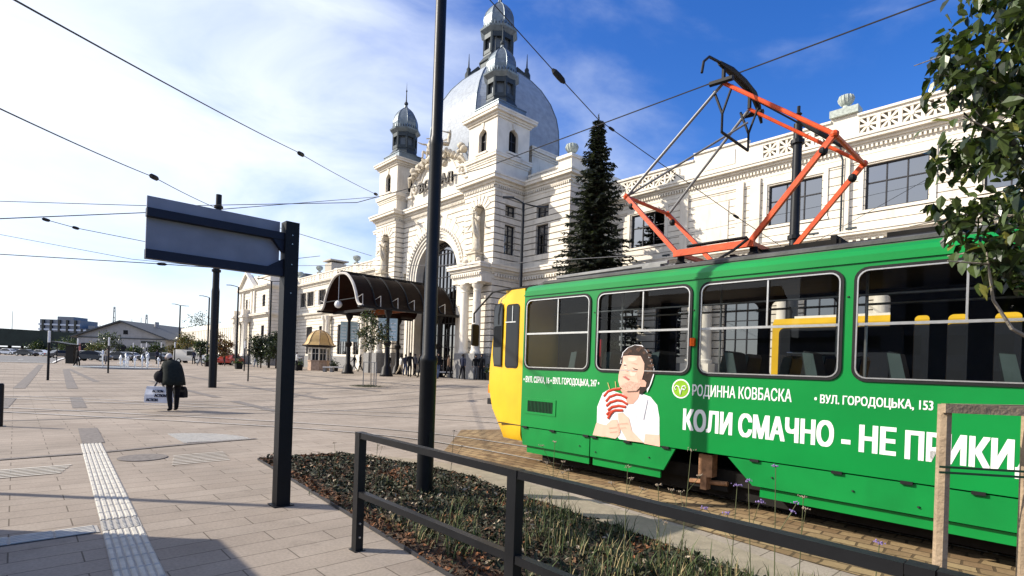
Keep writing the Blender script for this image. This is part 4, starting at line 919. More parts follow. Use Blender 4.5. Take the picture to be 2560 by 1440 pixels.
# cab
m = MB(); SL_ = [(.42, 7.25, .45), (.52, 7.36, .55), (.68, 7.46, .64), (.9, 7.56, .72), (1.27, 7.64, .77), (1.6, 7.64, .77), (2.1, 7.59, .76), (2.72, 7.51, .74), (2.86, 7.48, .72), (2.93, 7.38, .66), (2.985, 7.1, .5)]
rows = []
for z, tf, hw in SL_:
    yw = HW-.003 if z > .5 else HW-.05
    q = [(6.482, yw), (6.75, yw-.012), (7.0, yw-.05), (tf-.16, (hw+yw)/2+.02), (tf, hw)]
    rows.append([(x, y, z) for x, y in q]+[(x, -y, z) for x, y in reversed(q)])
vs = [p for r in rows for p in r]; k = 10
m.add(vs, [(i*k+j, i*k+(j+1) % k, (i+1)*k+(j+1) % k, (i+1)*k+j) for i in range(len(rows)-1) for j in range(k)]+[tuple(range((len(rows)-1)*k, len(rows)*k)), tuple(range(k))])
cab = P('cab', m, M_yel, None, 35)
def panel_on(fn_, pts, m0, parent, name, d=.006):
    q = MB(); q.prism(pts, fn_, .0, d); return obj(name, q, m0, parent)
yl = lambda u: HW-.003-.012*max(0, min(1, (u-6.48)/.27))-.038*max(0, min(1, (u-6.75)/.25))
fnc = lambda u, v, d: (u, yl(u)+.001+d, v)
M_cg = mat('dark cab glass', (.02,.022,.025), .04, 0, .1, 2)
def cabwin(fn_, pts, name):
    q = MB(); q.prism(pts, fn_, .0, .010); w = obj(name, q, M_blk, cab); cx = sum(p[0] for p in pts)/len(pts); cz = sum(p[1] for p in pts)/len(pts)
    q = MB(); q.add([fn_(cx+(a-cx)*.86, cz+(b-cz)*.955, .0115) for a, b in pts], [tuple(range(len(pts)))]); obj('cab_pane', q, M_cg, w); return w
w_ = cabwin(fnc, rrect(6.60, 6.96, 1.64, 2.74, .07), 'cab_window')
m = MB(); m.box(6.62, 6.94, HW-.02, HW-.002, 2.42, 2.44); m.box(6.76, 6.775, HW-.015, HW, 2.44, 2.71); obj('frame', m, M_alu, w_)
A_, B_ = Vector((7.06, 1.043)), Vector((7.40, .945))
fq = lambda u, v, d: (lambda n: (A_.x+(B_.x-A_.x)*u+n.x*d+.006*n.x, A_.y+(B_.y-A_.y)*u+n.y*d+.006*n.y, v))(Vector((.28, .96)))
cabwin(fq, [(.0, 1.66), (.85, 1.66), (1.0, 1.8), (.98, 2.7), (.9, 2.78), (.1, 2.78), (0, 2.7)], 'corner_window')
m = MB(); m.box(7.49, 7.65, -.62, .62, 1.66, 2.75); obj('windscreen', m, M_cg, cab)
m = MB(); m.box(6.75, 7.4, -.6, .6, 2.94, 3.0); m.tube([(6.9, .95, 2.93), (7.48, .72, 2.9)], .035, 6); obj('visor', m, M_yel, cab)
m = MB(); m.box(7.55, 7.68, .58, .80, 1.16, 1.32); m.box(7.55, 7.68, -.80, -.58, 1.16, 1.32); obj('front_lamp', m, mat('orange lens', (.7,.2,.02), .3), cab)
m = MB(); m.box(7.4, 7.69, -.8, .8, .95, 1.06); obj('bumper', m, M_blk, cab)
m = MB(); m.box(6.484, 7.05, HW-.045, HW-.002, .675, .688); obj('seam', m, M_blk, cab)
m = MB(); m.tube([(6.3, .95, 3.02), (7.0, 1.1, 3.0), (7.3, 1.1, 2.98), (7.78, 1.12, 2.62), (7.77, 1.12, 2.45)], .018, 6); mr_ = P('mirror_arm', m, M_blk)
m = MB(); m.prism(rrect(7.62, 7.78, 2.02, 2.42, .04), lambda u, v, d: (7.74+d*.5, 1.03+(u-7.62), v+(u-7.7)*.1), -.04, .04); obj('mirror', m, M_blk, mr_)
# skirt panels, hatches, bogie, underframe
def skirt(pts, name='skirt_panel', z=0): q = MB(); q.prism(pts, lambda u, v, d: (u, HW-.005+d, v), -.03, .0); return P(name, q, M_grs)
sk = [[(5.02, .375), (6.42, .37), (6.47, .665), (5.02, .665)], [(3.78, .37), (5.0, .375), (5.0, .665), (3.62, .665)], [(.89, .375), (2.62, .375), (2.92, .665), (.89, .665)], [(-1.2, .375), (.87, .375), (.87, .665), (-1.2, .665)], [(-2.3, .375), (-1.22, .375), (-1.22, .665), (-2.3, .665)]]
for q in sk: skirt(q)
for a, b in ((5.05, 6.36), (3.85, 4.98), (.93, 2.55), (-1.2, .84)): q = MB(); q.prism([(a, .25), (b, .25), (b, .36), (a, .36)], lambda u, v, d: (u, HW-.05+d, v), -.03, 0); P('lower_strip', q, M_grn)
m = MB()
for x in (6.36, 5.75, 5.08, 4.93, 4.35, 3.75, 2.6, 1.75, 1.15, .62, .05, -.6): m.box(x-.05, x+.05, HW-.003, HW+.022, .655, .685); m.mark()
for x, z in ((4.9, .45), (4.0, .5), (2.4, .5), (1.6, .5), (1.05, .45), (5.2, .5), (3.42, 2.45), (3.42, 2.1), (1.7, 2.5), (5.0, 2.5)): m.lathe([(.015, 0), (.01, .012)], (x, HW, z), 6); m.mark()
for q in pieces(m): P('hinge', q, M_blk)
m = MB(); m.box(X0, 2.3, -1.0, 1.0, .36, .8); m.box(4.2, X1-.05, -1.0, 1.0, .36, .8); m.box(2.3, 4.2, -1.0, .4, .72, .8); m.box(2.4, 4.1, -.6, .42, .25, .7); m.box(X0, X1-.2, -.75, .75, .10, .36)
P('underframe', m, M_und)
m = MB()
for x in (2.35, 4.15):
    for y in (.52, -.52): m.m = Matrix.Translation((x, y, .33)) @ Matrix.Rotation(pi/2, 4, 'X'); m.lathe([(.33, -.06), (.33, .06), (.2, .07), (.08, .1)], (0, 0, 0), 20); m.m = None; m.mark()
for q in pieces(m): P('wheel', q, M_und)
m = MB(); m.box(2.2, 4.2, .72, .84, .28, .46); m.box(3.0, 3.5, .6, .9, .2, .3); P('bogie', m, M_und)
m = MB(); m.box(3.16, 3.34, .86, 1.0, .36, .64); m.box(3.22, 3.30, .88, 1.02, .2, .36); m.tube([(3.0, .9, .3), (3.5, .9, .26)], .03, 6); P('axle_box', m, mat('rusty steel', (.30,.16,.085), .8, 0, .4, 12, .4))
m = MB(); m.box(X0-.5, X0, -.95, .95, .5, 2.85); P('bellows', m, M_blk)
for k, (x, y) in enumerate(((2.2, .5), (1.2, .35), (3.5, .2), (.2, .4))): m = MB(); m.box(x-.3, x+.3, y-.22, y+.2, 3.1, 3.22+.03*(k % 2)); m.box(x-.26, x-.2, y-.24, y+.22, 3.1, 3.26); P('roof_box', m, M_und)
m = MB(); m.tube([(4.1, .5, 3.16), (3.3, .82, 3.13), (2.2, .78, 3.13), (1.0, .8, 3.13), (X0, .8, 3.13)], .016, 6); m.tube([(3.0, .1, 3.3), (2.8, .5, 3.2), (2.5, .7, 3.14)], .014, 6); P('roof_cable', m, M_blk)
m = MB(); m.box(X0, X1-.15, -.95, .95, 2.99, 3.06); m.box(X0, X1-.1, -.8, .8, 3.06, 3.1)
m.tube([(X0, .93, 3.07), (6.2, .93, 3.07), (6.42, .8, 3.06)], .035, 6); P('roof', m, M_roof)
m = MB(); m.box(4.5, 6.1, -.5, .62, 3.1, 3.17); m.box(4.2, 4.5, -.3, .66, 3.1, 3.2)
for y in (.62, .3): m.tube([(4.1, y, 3.22), (6.2, y, 3.2)], .03, 6)
for k in range(9): m.box(4.55+k*.17, 4.66+k*.17, .0, .58, 3.17, 3.235)
P('resistor_box', m, mat('grey roof kit', (.25,.25,.24), .6, 0, .2, 8))
# vent grille, side lamp
m = MB(); vs, fs = holed([(5.70, .90), (6.38, .90), (6.38, 1.155), (5.70, 1.155)], [[(5.76, .935), (6.32, .935), (6.32, 1.115), (5.76, 1.115)]], .006); m.add([(u, HW+.004+w, v) for u, v, w in vs], fs); ve = P('vent', m, M_grn)
m = MB(); m.box(5.76, 6.32, HW+.0005, HW+.002, .935, 1.115); obj('vent_backing', m, M_blk, ve)
m = MB()
for i in range(18): x = 5.775+i*.0315; m.box(x, x+.012, HW+.002, HW+.008, .935, 1.115)
obj('vent_slats', m, mat('dark green slats', (.0,.06,.015), .5), ve)
m = MB(); m.box(3.385, 3.445, HW, HW+.035, 2.0, 2.1); P('side_lamp', m, mat('orange lamp lens', (.8,.12,.01), .25))
# lettering
MT = Matrix(((-1, 0, 0, 0), (0, 0, 1, HW+.0015), (0, 1, 0, 0), (0, 0, 0, 1)))
def letter(body_, t0, t1, z0, z1, bold=.03, space=1.0):
    q = MB(); fit_text(q, body_, MT, -t0, -t1, z0, z1, .0008, bold, space); return P('lettering', q, M_wht)
letter('• ВУЛ. СІРКА, 16 • ВУЛ. ГОРОДОЦЬКА, 247 •', 6.44, 4.87, 1.415, 1.515, .03)
letter('РОДИННА КОВБАСКА', 3.405, 2.22, 1.375, 1.515, .02)
letter('• ВУЛ. ГОРОДОЦЬКА, 153', 1.99, .965, 1.385, 1.475, .03)
letter('КОЛИ СМАЧНО', 3.52, 1.79, .935, 1.195, .05); letter('- НЕ', 1.72, 1.245, .92, 1.185, .05); letter('ПРИКИДАЙСЯ', 1.175, -.42, .905, 1.17, .05)
q = MB(); q.lathe([(.125, 0), (.125, .002)], (0, 0, 0), 32); MR = lambda x, z: Matrix.Translation((x, HW+.001, z)) @ Matrix.Rotation(-pi/2, 4, 'X')
def tf(q, M): q.v = [tuple(M @ Vector(v)) for v in q.v]; return q
lg = P('emblem', tf(q, MR(3.565, 1.452)), M_wht)
q = MB(); q.lathe([(.108, 0), (.108, .002)], (0, 0, 0), 32); obj('emblem_disc', tf(q, MR(3.565, 1.452) @ Matrix.Translation((0, 0, .002))), mat('leaf green', (.22,.42,.02), .5), lg)
q = MB(); y = HW+.0065
q.tube([(3.635, y, 1.43), (3.65, y, 1.465), (3.625, y, 1.49), (3.59, y, 1.475), (3.575, y, 1.42), (3.565, y, 1.375), (3.56, y, 1.42), (3.54, y, 1.485), (3.505, y, 1.49), (3.49, y, 1.46), (3.51, y, 1.44), (3.54, y, 1.45)], .008, 6); obj('emblem_mark', q, M_wht, lg)
# advert figure: flat film on the side, layer over layer
def film(pts, m_, k, name, parent=None):
    P2 = [tram_tz(*p) for p in pts]; q = MB(); q.prism(P2, lambda u, v, d: (u, HW+.0012+k*.0016+d, v), 0, .0012); return obj(name, q, m_, parent or TM)
def px(z, ox=1460, oy=840, sc=4.8): return [(ox+a/sc, oy+b/sc) for a, b in z]
A_sh = mat('print white', (.80,.79,.80), .5, 0, .04, 9); A_sk = mat('print skin', (.72,.47,.36), .5, 0, .06, 9); A_sk2 = mat('print skin warm', (.62,.36,.27), .5); A_hr = mat('print dark hair', (.03,.018,.014), .6, 0, .3, 30); A_sa = mat('print sausage', (.45,.045,.02), .45, 0, .25, 25); A_sd = mat('print grey fold', (.60,.60,.64), .5); A_lip = mat('print lip', (.42,.14,.12), .5)
ad_ = film(px([(225,685),(300,640),(440,690),(640,700),(690,690),(800,730),(880,830),(905,980),(905,1185),(735,1178),(720,1285),(480,1245),(430,1240),(265,1070),(155,1040),(160,850)]), A_sh, 0, 'poster_shirt')
film(px([(150,1040),(270,1070),(255,1160),(240,1210),(105,1188)]), A_sk, 1, 'poster_arm'); film(px([(735,1180),(908,1186),(912,1328),(720,1290)]), A_sk, 1, 'poster_arm')
film(px([(435,640),(470,690),(530,820),(590,815),(650,750),(680,660),(700,560)]), A_sk2, 2, 'poster_neck')
hair_ = film(px([(445,330),(480,200),(540,140),(620,110),(700,120),(760,200),(800,300),(845,390),(840,450),(815,520),(790,600),(740,660),(690,700),(668,690),(690,560),(600,300)]), A_hr, 9, 'poster_hair')
film(px([(440,330),(470,200),(530,140),(615,105),(705,110),(765,190),(805,295),(850,390),(846,470),(815,570),(765,680),(760,640),(800,540),(830,450),(825,390),(785,310),(745,205),(700,135),(615,125),(545,155),(485,215),(458,335)]), A_sh, 8, 'poster_cutout_edge')
film(px([(480,240),(560,232),(690,240),(735,330),(730,430),(705,520),(690,600),(640,660),(520,665),(440,610),(420,540),(425,470),(440,400),(470,330)]), A_sk, 11, 'poster_face')
film(px([(685,520),(735,530),(760,560),(750,610),(690,610)]), A_sk2, 12, 'poster_ear'); film(px([(470,488),(510,482),(560,520),(545,535)]), A_lip, 13, 'poster_mouth')
film(px([(590,375),(620,392),(660,400),(655,408),(615,402)]), A_hr, 13, 'poster_eye'); film(px([(478,350),(500,342),(528,352),(500,358)]), A_hr, 13, 'poster_eye'); film(px([(500,405),(530,412),(545,425),(520,430)]), A_sk2, 13, 'poster_nose'); film(px([(560,320),(610,318),(650,335),(640,345),(600,332)]), A_sk2, 13, 'poster_brow'); film(px([(520,600),(600,560),(660,580),(640,640),(560,660)]), A_sk2, 12, 'poster_chin_shade')
A_mid = mat('print skin mid', (.66,.41,.31), .5, 0, .08, 12); A_hi = mat('print skin light', (.80,.58,.47), .5, 0, .05, 9); A_stb = mat('print stubble', (.57,.365,.28), .6, 0, .25, 60); A_hr2 = mat('print hair brown', (.085,.045,.03), .6, 0, .4, 40)
for k, (mm, pts) in enumerate(((A_mid, [(660,240),(735,330),(730,430),(705,520),(660,560),(640,480),(660,380),(640,300)]), (A_hi, [(540,262),(620,258),(640,290),(600,305),(545,300)]), (A_hi, [(490,300),(520,330),(530,400),(505,400),(480,350)]), (A_hi, [(560,430),(640,440),(620,480),(570,480)]), (A_stb, [(440,600),(520,560),(560,540),(640,560),(690,560),(640,655),(520,660)]), (A_stb, [(470,460),(520,455),(570,480),(560,490),(500,478)]), (A_sk2, [(560,395),(600,420),(660,415),(640,430),(590,432)]), (A_sk2, [(480,365),(510,372),(530,362),(515,382)]))): film(px(pts), mm, 12+.1*k, 'poster_tone')
random.seed(61)
for k in range(46):
    a = random.uniform(-2.9, .75); cx_, cy_ = 640+random.uniform(-.3, .25)*60, 330; r0_ = random.uniform(150, 205); x_, y_ = cx_+cos(a)*r0_*.95, cy_+sin(a)*r0_*1.05
    if y_ > 300 and x_ < 700: continue
    film(px([(x_+19*cos(q)*random.uniform(.7, 1.3), y_+17*sin(q)*random.uniform(.7, 1.3)) for q in (0, .9, 1.8, 2.7, 3.6, 4.5, 5.4)]), A_hr2 if k % 2 else A_hr, 10+.01*k, 'poster_curl')
for k, pts in enumerate(([(560,840),(640,800),(660,812),(580,852)], [(700,900),(735,880),(745,1050),(725,1100)], [(820,860),(835,850),(850,1010),(840,1080)], [(600,900),(640,960),(650,1060),(630,1010)], [(200,760),(225,720),(230,900),(205,960)], [(180,980),(260,1040),(250,1060),(175,1010)], [(660,1100),(700,1160),(690,1200),(655,1150)])): film(px(pts), A_sd, .6+.05*k, 'poster_fold')
for i, pts in enumerate(([(240,725),(290,665),(360,640),(440,632)], [(265,785),(310,730),(390,700),(450,708),(520,745)], [(270,840),(320,795),(400,770),(460,778),(525,820)], [(290,890),(340,850),(420,835),(505,850)], [(275,945),(300,920),(380,890),(470,890)], [(290,990),(330,925),(350,910)])):
    Q = [tram_tz(*p) for p in px(pts)]; q = MB(); q.tube([(u, HW+.006+.002*i, v) for u, v in Q], .019, 8); q.v = [(x, HW+.004+(yy-HW)*.2+.0012*i, z) for x, yy, z in q.v]; obj('poster_sausage', q, A_sa, TM, True)
film(px([(410,925),(470,918),(540,980),(560,1060),(580,1140),(720,1280),(520,1255),(480,1180),(430,1100),(415,1000)]), A_sk, 4, 'poster_hand'); film(px([(275,1060),(330,1010),(400,1000),(415,1050),(440,1110),(435,1180),(380,1232),(240,1205)]), A_sk, 3, 'poster_hand')
for k, pts in enumerate(([(420,1050),(520,1040),(545,1060),(430,1062)], [(430,1100),(500,1090),(520,1110),(440,1112)], [(300,1100),(390,1090),(400,1102),(310,1112)], [(310,1150),(400,1140),(400,1152),(320,1162)], [(400,1060),(418,1050),(440,1150),(420,1170)], [(760,760),(770,760),(720,1000),(705,1000)])): film(px(pts), A_sk2 if k < 5 else A_sd, 5, 'poster_crease')
for a, b in (((285,560), (310,640)), ((375,545), (385,630))): film(px([a, (a[0]+9, a[1]), (b[0]+9, b[1]), b]), mat('skewer wood', (.55,.42,.15), .6), 5, 'poster_skewer')
# pantograph
PG = MB(); yN, yF = .6, -.6; zb = 3.33
for y in (yN, yF): PG.beam((2.9, y, zb), (4.02, y, zb), .06, .09)
PG.beam((2.95, yN, zb), (2.95, yF, zb), .05, .06); PG.beam((3.97, yN, zb), (3.97, yF, zb), .05, .06)
pan = P('pantograph', PG, M_red)
for y in (yN, yF):
    for a, b in (((3.97, y, zb), (4.86, y, 4.31)), ((2.97, y, zb), (2.03, y, 4.45))): q = MB(); q.beam(a, b, .055, .06); obj('lower_arm', q, M_red, pan)
for x, z in ((4.86, 4.31), (2.03, 4.45)):
    q = MB(); q.tube([(x, yN, z), (x, yF, z)], .028, 8); 
    for y in (yN, yF): q.ball((x, y, z), .05, 8, 6)
    obj('knee_tube', q, M_red, pan)
    q = MB()
    for y in (yN, yF): q.ball((x+(.12 if x < 3 else -.1), y*.98, z-.16), .055, 10, 8); q.mark()
    for q in pieces(q): obj('damper', q, M_blk, pan)
hN, hF = (3.47, .42, 5.62), (3.47, -.42, 5.56)
M_gt = mat('grey tube', (.22,.22,.22), .45, .4, .1, 10)
for a, b, mm, r in (((4.86, yN, 4.31), hN, M_gt, .021), ((4.86, yF, 4.29), hF, M_gt, .021), ((4.86, yN, 4.31), (3.47, -.38, 5.35), M_gt, .017), ((2.03, yN, 4.45), hN, M_red, .027), ((2.03, yF, 4.46), hF, M_red, .024), ((2.03, -.4, 4.5), hN, M_blk, .012)):
    q = MB(); q.tube([a, b], r, 8); obj('upper_arm', q, mm, pan)
q = MB(); q.tube([(3.47, 1.02, 5.52), (3.47, .98, 5.68), (3.47, .84, 5.80), (3.47, .6, 5.84), (3.47, .3, 5.86)], .018, 8)
q.tube([(3.47, .55, 5.84), (3.47, .2, 5.87), (3.47, -.2, 5.86), (3.47, -.55, 5.82), (3.47, -.72, 5.70), (3.47, -.86, 5.5)], [.03, .055, .06, .055, .045, .02], 8)
q.tube([(3.47, .42, 5.62), (3.47, .42, 5.84)], .03, 6); q.tube([(3.47, -.42, 5.56), (3.47, -.42, 5.84)], .03, 6); obj('collector_bow', q, M_blk, pan)
q = MB()
for y in (.42, -.42):
    for k in (-.13, .13): q.tube([(3.47+k, y, 5.55), (3.47, y, 5.2), (3.47, y, 4.95)], .018, 6)
q.tube([(3.47, .42, 4.95), (3.47, -.42, 4.95)], .02, 6); q.tube([(3.3, .5, 5.6), (3.62, .5, 5.62)], .04, 6); q.tube([(3.3, -.5, 5.5), (3.62, -.5, 5.52)], .04, 6); obj('head_frame', q, M_blk, pan)
q = MB()
for i in range(26): q.lathe([(.035, 0), (.035, .012)], (3.02+i*.03, yN+.0, zb+.075), 8)
q.tube([(3.0, yN, zb+.08), (3.82, yN, zb+.08)], .022, 8); q.mark(); q.tube([(2.1, .1, 4.5), (2.6, .05, 4.95)], .03, 8); q.mark(); q.tube([(2.95, .66, zb+.05), (3.1, .72, 3.25), (3.3, .8, 3.12), (3.6, .8, 3.1), (4.0, .75, 3.12)], .018, 6)
for n_, q in zip(('spring', 'damper_rod', 'power_cable'), pieces(q)): obj(n_, q, M_blk, pan)
q = MB()
for x in (2.95, 3.97):
    for y in (.5, -.5): q.lathe([(.05, 3.1), (.08, 3.14), (.05, 3.17), (.08, 3.2), (.05, 3.24), (.05, 3.3)], (x, y, 0), 10); q.mark()
for q in pieces(q): obj('insulator', q, M_und, pan)
q = MB(); q.box(2.5, 3.0, -.5, .3, 3.1, 3.3); obj('drive_box', q, M_und, pan)

# ------------------------------------------------------------------ street furniture
def gp(px_, py_):
    z = 0; p = Vector()
    for i in range(300):
        d = ray(px_, py_); p = d*((z-CH)/d.z); z = .6*z+.4*gz(p.x, p.y)
    return Vector((p.x, p.y, gz(p.x, p.y)))
def onz(px_, py_, w): return CH+(ray(px_, py_)*w).z
M_pole = mat('dark pole paint', (.012,.013,.015), .42, .2, .15, 6, .05)
M_rail = mat('anthracite rail paint', (.016,.0165,.018), .38, .2, .15, 5, .05)
M_sgn = mat('grey sign back', (.22,.23,.275), .55, .1, .12, 4, .05)
M_lamp = mat('lamp head', (.05,.052,.055), .4, .2)
M_frost = mat('frosted lamp tube', (.75,.76,.76), .4, 0, .05)
# foreground round pole
t = thing('tram_pole', 'tall dark round pole standing in the planting bed in front of the arched portal', 'pole', (3.89, 5.82, .01))
m = MB(); m.lathe([(.105, 0), (.105, 1.66), (.11, 1.67), (.11, 1.72), (.088, 1.76), (.08, 4.4), (.084, 4.42), (.084, 4.5), (.072, 4.54), (.062, 9)], (0, 0, 0), 20); obj('shaft', m, M_pole, t, smooth=30)
m = MB(); m.box(-.03, .03, -.115, -.10, .5, .8); obj('hatch', m, M_pole, t)
# sign on a square post
t = thing('sign_board', 'large blank grey sign seen from behind on a black square post', 'sign', (2.27, 6.28, 0))
m = MB(); m.box(-.075, .075, -.075, .075, 0, 3.2); m.box(-.11, .11, -.11, .11, 0, .012); obj('post', m, mat('black post paint', (.008,.008,.01), .5, .1, .15, 5), t)
m = MB(); m.box(-1.36, -.10, .045, .075, 2.60, 3.20); obj('board', m, M_sgn, t)
m = MB(); m.box(-1.37, -.076, -.04, .044, 2.99, 3.07); m.prism([(-.076, 2.99), (-.2, 2.99), (-.076, 2.84)], lambda u, v, d: (u, d, v), -.03, .03); obj('arm', m, mat('navy arm paint', (.012,.015,.028), .5, .1), t)
m = MB(); m.box(-1.37, -.076, -.04, .044, 2.58, 2.67); m.prism([(-.076, 2.672), (-.24, 2.672), (-.076, 2.78)], lambda u, v, d: (u, d, v), -.03, .03); obj('arm', m, MATS['navy arm paint'], t)
m = MB()
for z in (2.4, 2.72, 2.95, 3.05): m.lathe([(.008, 0), (.006, .006)], (0, 0, 0), 6); m.v[-12:] = [(x, -.076-zz, z+y) for x, y, zz in m.v[-12:]]
obj('bolt', m, M_alu, t)
# railing along the bed
t = thing('railing', 'black steel two rail fence along the edge of the planting bed', 'railing', (2.26, 4.4, 0))
for k in range(4):
    y = -2.0*k; m = MB(); m.box(-.035, .035, y-.04, y+.04, 0, 1.0); obj('post', m, M_rail, t)
    m = MB(); m.box(-.05, .05, y-.06, y+.06, 0, .008); obj('base_plate', m, M_rail, t)
    if k < 3:
        a = y-.045; b = y-1.955
        m = MB(); m.box(-.03, .03, b, a, .985, 1.035); obj('top_rail', m, M_rail, t); m = MB(); m.box(-.028, .028, b, a, .475, .525); obj('lower_rail', m, M_rail, t)
    m = MB(); m.box(-.036, .036, y-.042, y+.042, 1.0, 1.036); obj('post_cap', m, M_rail, t)
    for z in (.12, .24): m = MB(); m.lathe([(.011, 0), (.008, .007)], (0, 0, 0), 8); m.v = [(x_, y-.04-z_, z+y_) for x_, y_, z_ in m.v]; obj('bolt', m, M_alu, t)
# wooden tree guard and the young tree inside it
M_wood = mat('weathered stake wood', (.30,.225,.15), .85, 0, .25, 5, .5, bscale=40)
gA = FW*3.0+RR*2.40; gB = FW*2.95+RR*2.79; dg_ = (gB-gA).normalized(); dn = Vector((dg_.y, -dg_.x, 0))*-1
if dn.dot(FW) < 0: dn = -dn
t = thing('tree_guard', 'unpainted wooden stake frame with a green strap round the leafy young tree', 'tree guard', (gA.x, gA.y, .01))
for k, (a, b) in enumerate(((0, 0), (.42, 0), (.92, .45))):
    p = dg_*a+dn*b; m = MB(); m.tube([(p.x, p.y, 0), (p.x+.004, p.y, .8), (p.x, p.y, 1.52)], [.036, .034, .033], 7); obj('stake', m, M_wood, t)
for a, b in (((0, 0), (.42, 0)), ((0, 0), (.92, .45)), ((.42, 0), (.92, .45))):
    p = dg_*(a[0]-.03)+dn*a[1]-dn*.04; q = dg_*(b[0]+.03)+dn*b[1]-dn*.04; m = MB(); m.beam((p.x, p.y, 1.5), (q.x, q.y, 1.5), .03, .05); obj('top_bar', m, M_wood, t)
m = MB()
for z in (1.15, 1.18): m.beam(tuple(dg_*-.04-dn*.036+Vector((0, 0, z))), tuple(dg_*.46-dn*.036+Vector((0, 0, z-.02))), .004, .012)
obj('strap', m, mat('dark green strap', (.02,.06,.03), .7), t)
def leaf(mb, c, s, R):
    P_ = [(0, 0, 0), (s*.34, s*.35, s*.10), (s*.24, s*.8, s*.06), (0, s*1.15, -s*.06), (-s*.24, s*.8, s*.06), (-s*.34, s*.35, s*.10), (0, s*.55, -s*.02)]
    q = [c+R @ Vector(p) for p in P_]; mb.add(q, [(0, 1, 6), (1, 2, 6), (2, 3, 6), (3, 4, 6), (4, 5, 6), (5, 0, 6)])
def leafmat(name, col, gloss=.28):
    m = mat(name, col, gloss, 0, .3, 30, 0, .55); b = m.node_tree.nodes['Principled BSDF']; t = m.node_tree
    tl = t.nodes.new('ShaderNodeBsdfTranslucent'); tl.inputs[0].default_value = (col[0]*1.4, col[1]*1.5, col[2]*.6, 1); mi = t.nodes.new('ShaderNodeMixShader'); mi.inputs[0].default_value = .22
    o = t.nodes['Material Output']; t.links.new(b.outputs[0], mi.inputs[1]); t.links.new(tl.outputs[0], mi.inputs[2]); t.links.new(mi.outputs[0], o.inputs[0]); return m
LG = [leafmat('leaf deep green', (.016,.028,.010)), leafmat('leaf mid green', (.065,.095,.028)), leafmat('leaf yellow green', (.20,.20,.05))]
M_bark = mat('young bark', (.25,.22,.18), .85, 0, .25, 12, .4); M_barkd = mat('dark bark', (.07,.055,.045), .9, 0, .3, 8, .5)
random.seed(21)
tb = FW*3.3+RR*3.19
t = thing('young_tree', 'young broadleaf tree with glossy dark leaves standing in the wooden guard', 'tree', (tb.x, tb.y, .01))
m = MB(); trunk = [(0, 0, 0), (.02, .01, 1.2), (-.01, .02, 2.2), (.0, 0, 3.2), (.02, .02, 4.4)]; m.tube(trunk, [.04, .035, .03, .02, .008], 8); limbs = []
rl = RR.copy(); rl.z = 0; fl = FW.copy()
for k in range(26):
    z = 2.15+2.2*k/26; a = k*2.4; l = .70*sqrt(max(.05, 1-((z-3.1)/1.5)**2))*random.uniform(.8, 1.1); b = Vector((0, 0, z)); e = b+Vector((cos(a)*l, sin(a)*l, random.uniform(.0, .3))); mid = b.lerp(e, .5)+Vector((0, 0, .06))
    m.tube([b, mid, e], [.012, .008, .003], 5); limbs.append((b, mid, e))
e = Vector((-rl.x*.33, -rl.y*.33, 2.08+.36)); m.tube([(0, 0, 1.9), (-rl.x*.16, -rl.y*.16, 1.98), (-rl.x*.28, -rl.y*.28, 2.15), e], [.014, .011, .009, .005], 6)
obj('trunk', m, M_bark, t)
m = MB()
for b, mid, e in limbs:
    for k in range(235):
        u = random.random()**.7; c = (b.lerp(mid, u*2) if u < .5 else mid.lerp(e, u*2-1))+Vector((random.gauss(0, .085), random.gauss(0, .085), random.gauss(0, .085)))
        if (c.x**2+c.y**2)/.62**2+((c.z-3.35)/1.16)**2 > 1 and c.z < 4.2: continue
        R = Matrix.Rotation(random.uniform(0, 6.3), 3, 'Z') @ Matrix.Rotation(random.gauss(-.75, .5), 3, 'X') @ Matrix.Rotation(random.gauss(0, .5), 3, 'Y')
        r = random.random(); m.mi = 0 if r < .40 else 1 if r < .97 else 2; leaf(m, c, random.uniform(.055, .10), R)
for k in range(5): m.mi = 2 if k < 3 else 1; leaf(m, e+Vector((random.gauss(0, .03), random.gauss(0, .03), random.gauss(-.04, .03)))+Vector((-rl.x*.33, -rl.y*.33, 2.3))-Vector(e)*1.0, .08, Matrix.Rotation(random.uniform(0, 6), 3, 'Z') @ Matrix.Rotation(-1.0, 3, 'X'))
obj('crown', m, LG, t, recalc=False)
# lamp posts and catenary poles
def lamp(px_, w, h, arms, label, group='street lamps on the plaza', r=.075):
    p = at(px_, w, 905); t = thing('street_lamp', label, 'street lamp', p, 0, group)
    m = MB(); m.lathe([(r*1.25, 0), (r*1.25, h*.28), (r, h*.29), (r*.75, h)], (0, 0, 0), 10); obj('pole', m, M_pole, t, smooth=30)
    for s, l, up in arms:
        d = RR.copy(); d.z = 0; d = d*s; a = Vector((0, 0, h)); b = a+d*l+Vector((0, 0, up)); m = MB(); m.tube([a-Vector((0, 0, .3)), a, a.lerp(b, .5)+Vector((0, 0, up*.1)), b], r*.4, 6); o = obj('arm', m, M_pole, t)
        m = MB(); q = b+d*.3; m.beam(b-d*.1, q+d*.15, .16, .07); obj('lamp_head', m, M_lamp, o)
    return t
lamp(1295, 26, 9.0, [(-1, .55, .25), (1, .75, -.15)], 'double armed street lamp in front of the station corner windows', r=.085)
lamp(590, 61, 9.0, [(-1, .9, .2)], 'street lamp left of the far pavilion columns', r=.11)
lamp(672, 61.5, 9.8, [(-1, 1.2, .3), (1, 1.2, .05)], 'double armed street lamp before the far pavilion', r=.11)
lamp(518, 73, 9.0, [(-1, .9, .2)], 'street lamp just left of the catenary pole', r=.12)
lamp(446, 86, 9.0, [(-1, .9, .2), (1, .9, -.05)], 'farthest street lamp by the white slit wall', r=.13)
